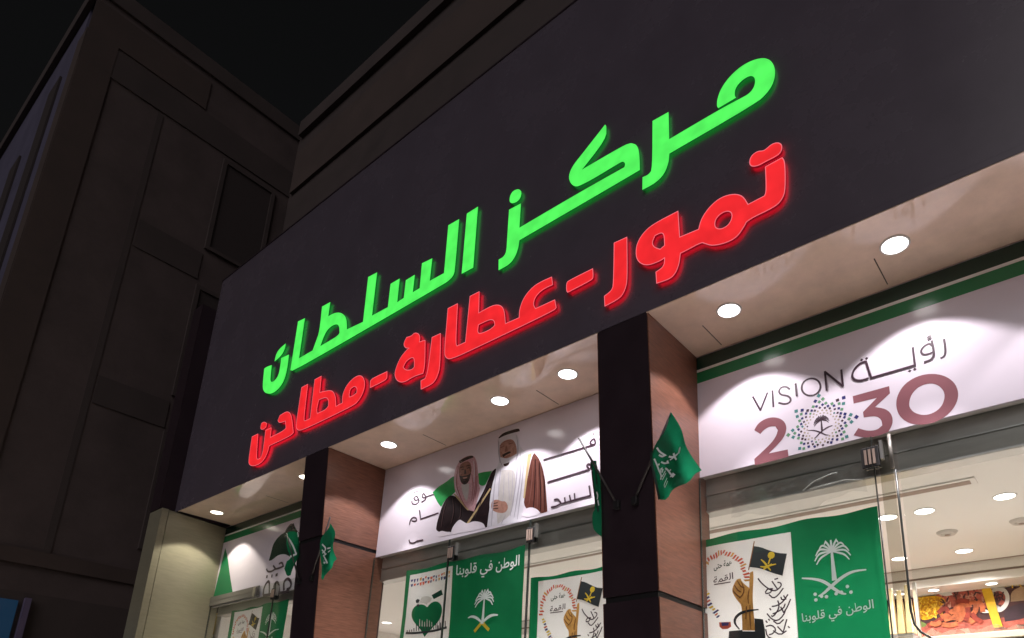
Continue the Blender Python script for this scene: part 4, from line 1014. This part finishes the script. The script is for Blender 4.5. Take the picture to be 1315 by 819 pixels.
for i, p in enumerate(([(330, 590), (430, 545), (500, 500), (560, 520)], [(480, 570), (560, 590), (640, 560)], [(500, 530), (590, 500), (650, 520)], [(440, 460), (500, 400), (545, 440), (520, 490)], [(600, 470), (640, 380), (690, 350), (700, 400), (660, 500)], [(700, 500), (720, 420), (770, 345), (825, 350), (830, 430), (790, 470)], [(780, 460), (830, 520), (890, 550)], [(640, 540), (700, 500), (760, 520), (800, 560)], [(660, 400), (650, 460), (600, 500)], [(740, 400), (750, 470), (720, 540)], [(470, 500), (520, 480), (560, 500)], [(560, 460), (620, 420), (680, 440)], [(620, 350), (680, 330), (760, 340)], [(850, 330), (890, 380), (900, 450)], [(360, 560), (420, 580), (470, 545)])):
    (q1 if i % 3 else q2).stroke(FP(p), .037, YM - .012 - .0003 * i)
q1.build('printed_sausage', fm['sausage'], t); q2.build('printed_sausage', fm['sausage2'], t)
food('printed_fat', [[(430, 230), (480, 205), (560, 240), (590, 270), (520, 290), (440, 265)], [(870, 430), (940, 420), (960, 455), (890, 460)]], 'bowl')
food('printed_yellow_strip', [[(870, 170), (960, 150), (1000, 260), (1050, 440), (1100, 600), (1010, 610), (950, 430), (900, 270)]], 'yellow', 0)
# counter with plastic film beneath the picture
t = thing('counter', 'pale counter top under the food picture, wrapped in clear film', 'counter', (-.4, 5.6, 0))
ZK = at(1270, 811, 1, 5.40).z
q = MB(); q.box((-1.35, 5.45, .05), (1.2, 6.2, ZK - .05)); q.build('cabinet', M['white'], t, bevel=.01)
q = MB(); q.box((-1.12, 5.40, ZK - .045), (1.22, 6.22, ZK)); q.build('top', M['beige'], t, bevel=.005)
q = MB(); n = 40
for i in range(n):
    for j in range(6):
        P = lambda u, v: (-1.10 + 2.3 * u / n, 5.42 + .12 * v, ZK + .008 + .06 * abs(math.sin(u * 1.7 + v)) * (.3 + .7 * math.sin(u * .9 + 1) ** 2))
        q.face([P(i, j), P(i + 1, j), P(i + 1, j + 1), P(i, j + 1)])
q.build('plastic_film', M['film'], t, smooth=True)
# pale yellow packets seen between pane and door, and on the left bay shelf
pk = mat('packet_yellow', (.60, .40, .10), .35, var=.25, scale=9, stretch=(6, 1, 1)); pk2 = mat('packet_cream', (.58, .46, .24), .4, var=.2, scale=14)
pky = mat('packet_bright', (.85, .62, .02), .35)
def rack(label, x0, x1, y, z0, z1, cols, rows, mats):
    t = thing('goods_rack', label, 'rack', ((x0 + x1) / 2, y, 0), 'racks of packed goods inside the shop')
    q = MB()
    for x in (x0, x1): q.box((x - .012, y + .10, .02), (x + .012, y + .13, z1))
    for r_ in range(rows): q.box((x0, y - .06, z0 + (z1 - z0) * r_ / rows - .012), (x1, y + .10, z0 + (z1 - z0) * r_ / rows))
    q.build('frame', M['alum'], t)
    for r_ in range(rows):
        for k in range(cols):
            xa = x0 + (x1 - x0) * (k + .06) / cols; xb = x0 + (x1 - x0) * (k + .94) / cols; za = z0 + (z1 - z0) * r_ / rows + .003; zb = za + (z1 - z0) / rows * (.80 + .12 * random.random())
            q = MB(); q.hexa([(xa, y - .05, za), (xb, y - .05, za), (xb, y + .05, za), (xa, y + .05, za)], [(xa + .01, y - .012, zb), (xb - .01, y - .012, zb), (xb - .01, y + .012, zb), (xa + .01, y + .012, zb)])
            q.build('packet', mats[(k * 3 + r_ * 5) % len(mats)], t, bevel=.006)
a, b = at(1144, 742, 1, 5.3), at(1168, 740, 1, 5.3)
rack('rack of pale yellow packets behind the gap beside the door', a.x - .10, b.x, 5.3, 1.7, a.z - .03, 4, 3, [pk, pk2, pk])
a, b = at(266, 786, 1, 3.75), at(302, 779, 1, 3.75)
rack('rack of cream and yellow packets in the left bay behind the end wall', a.x - .1, b.x + .1, 3.75, 2.0, a.z - .02, 3, 4, [pk2, M['white'], pky, pk, pk2])
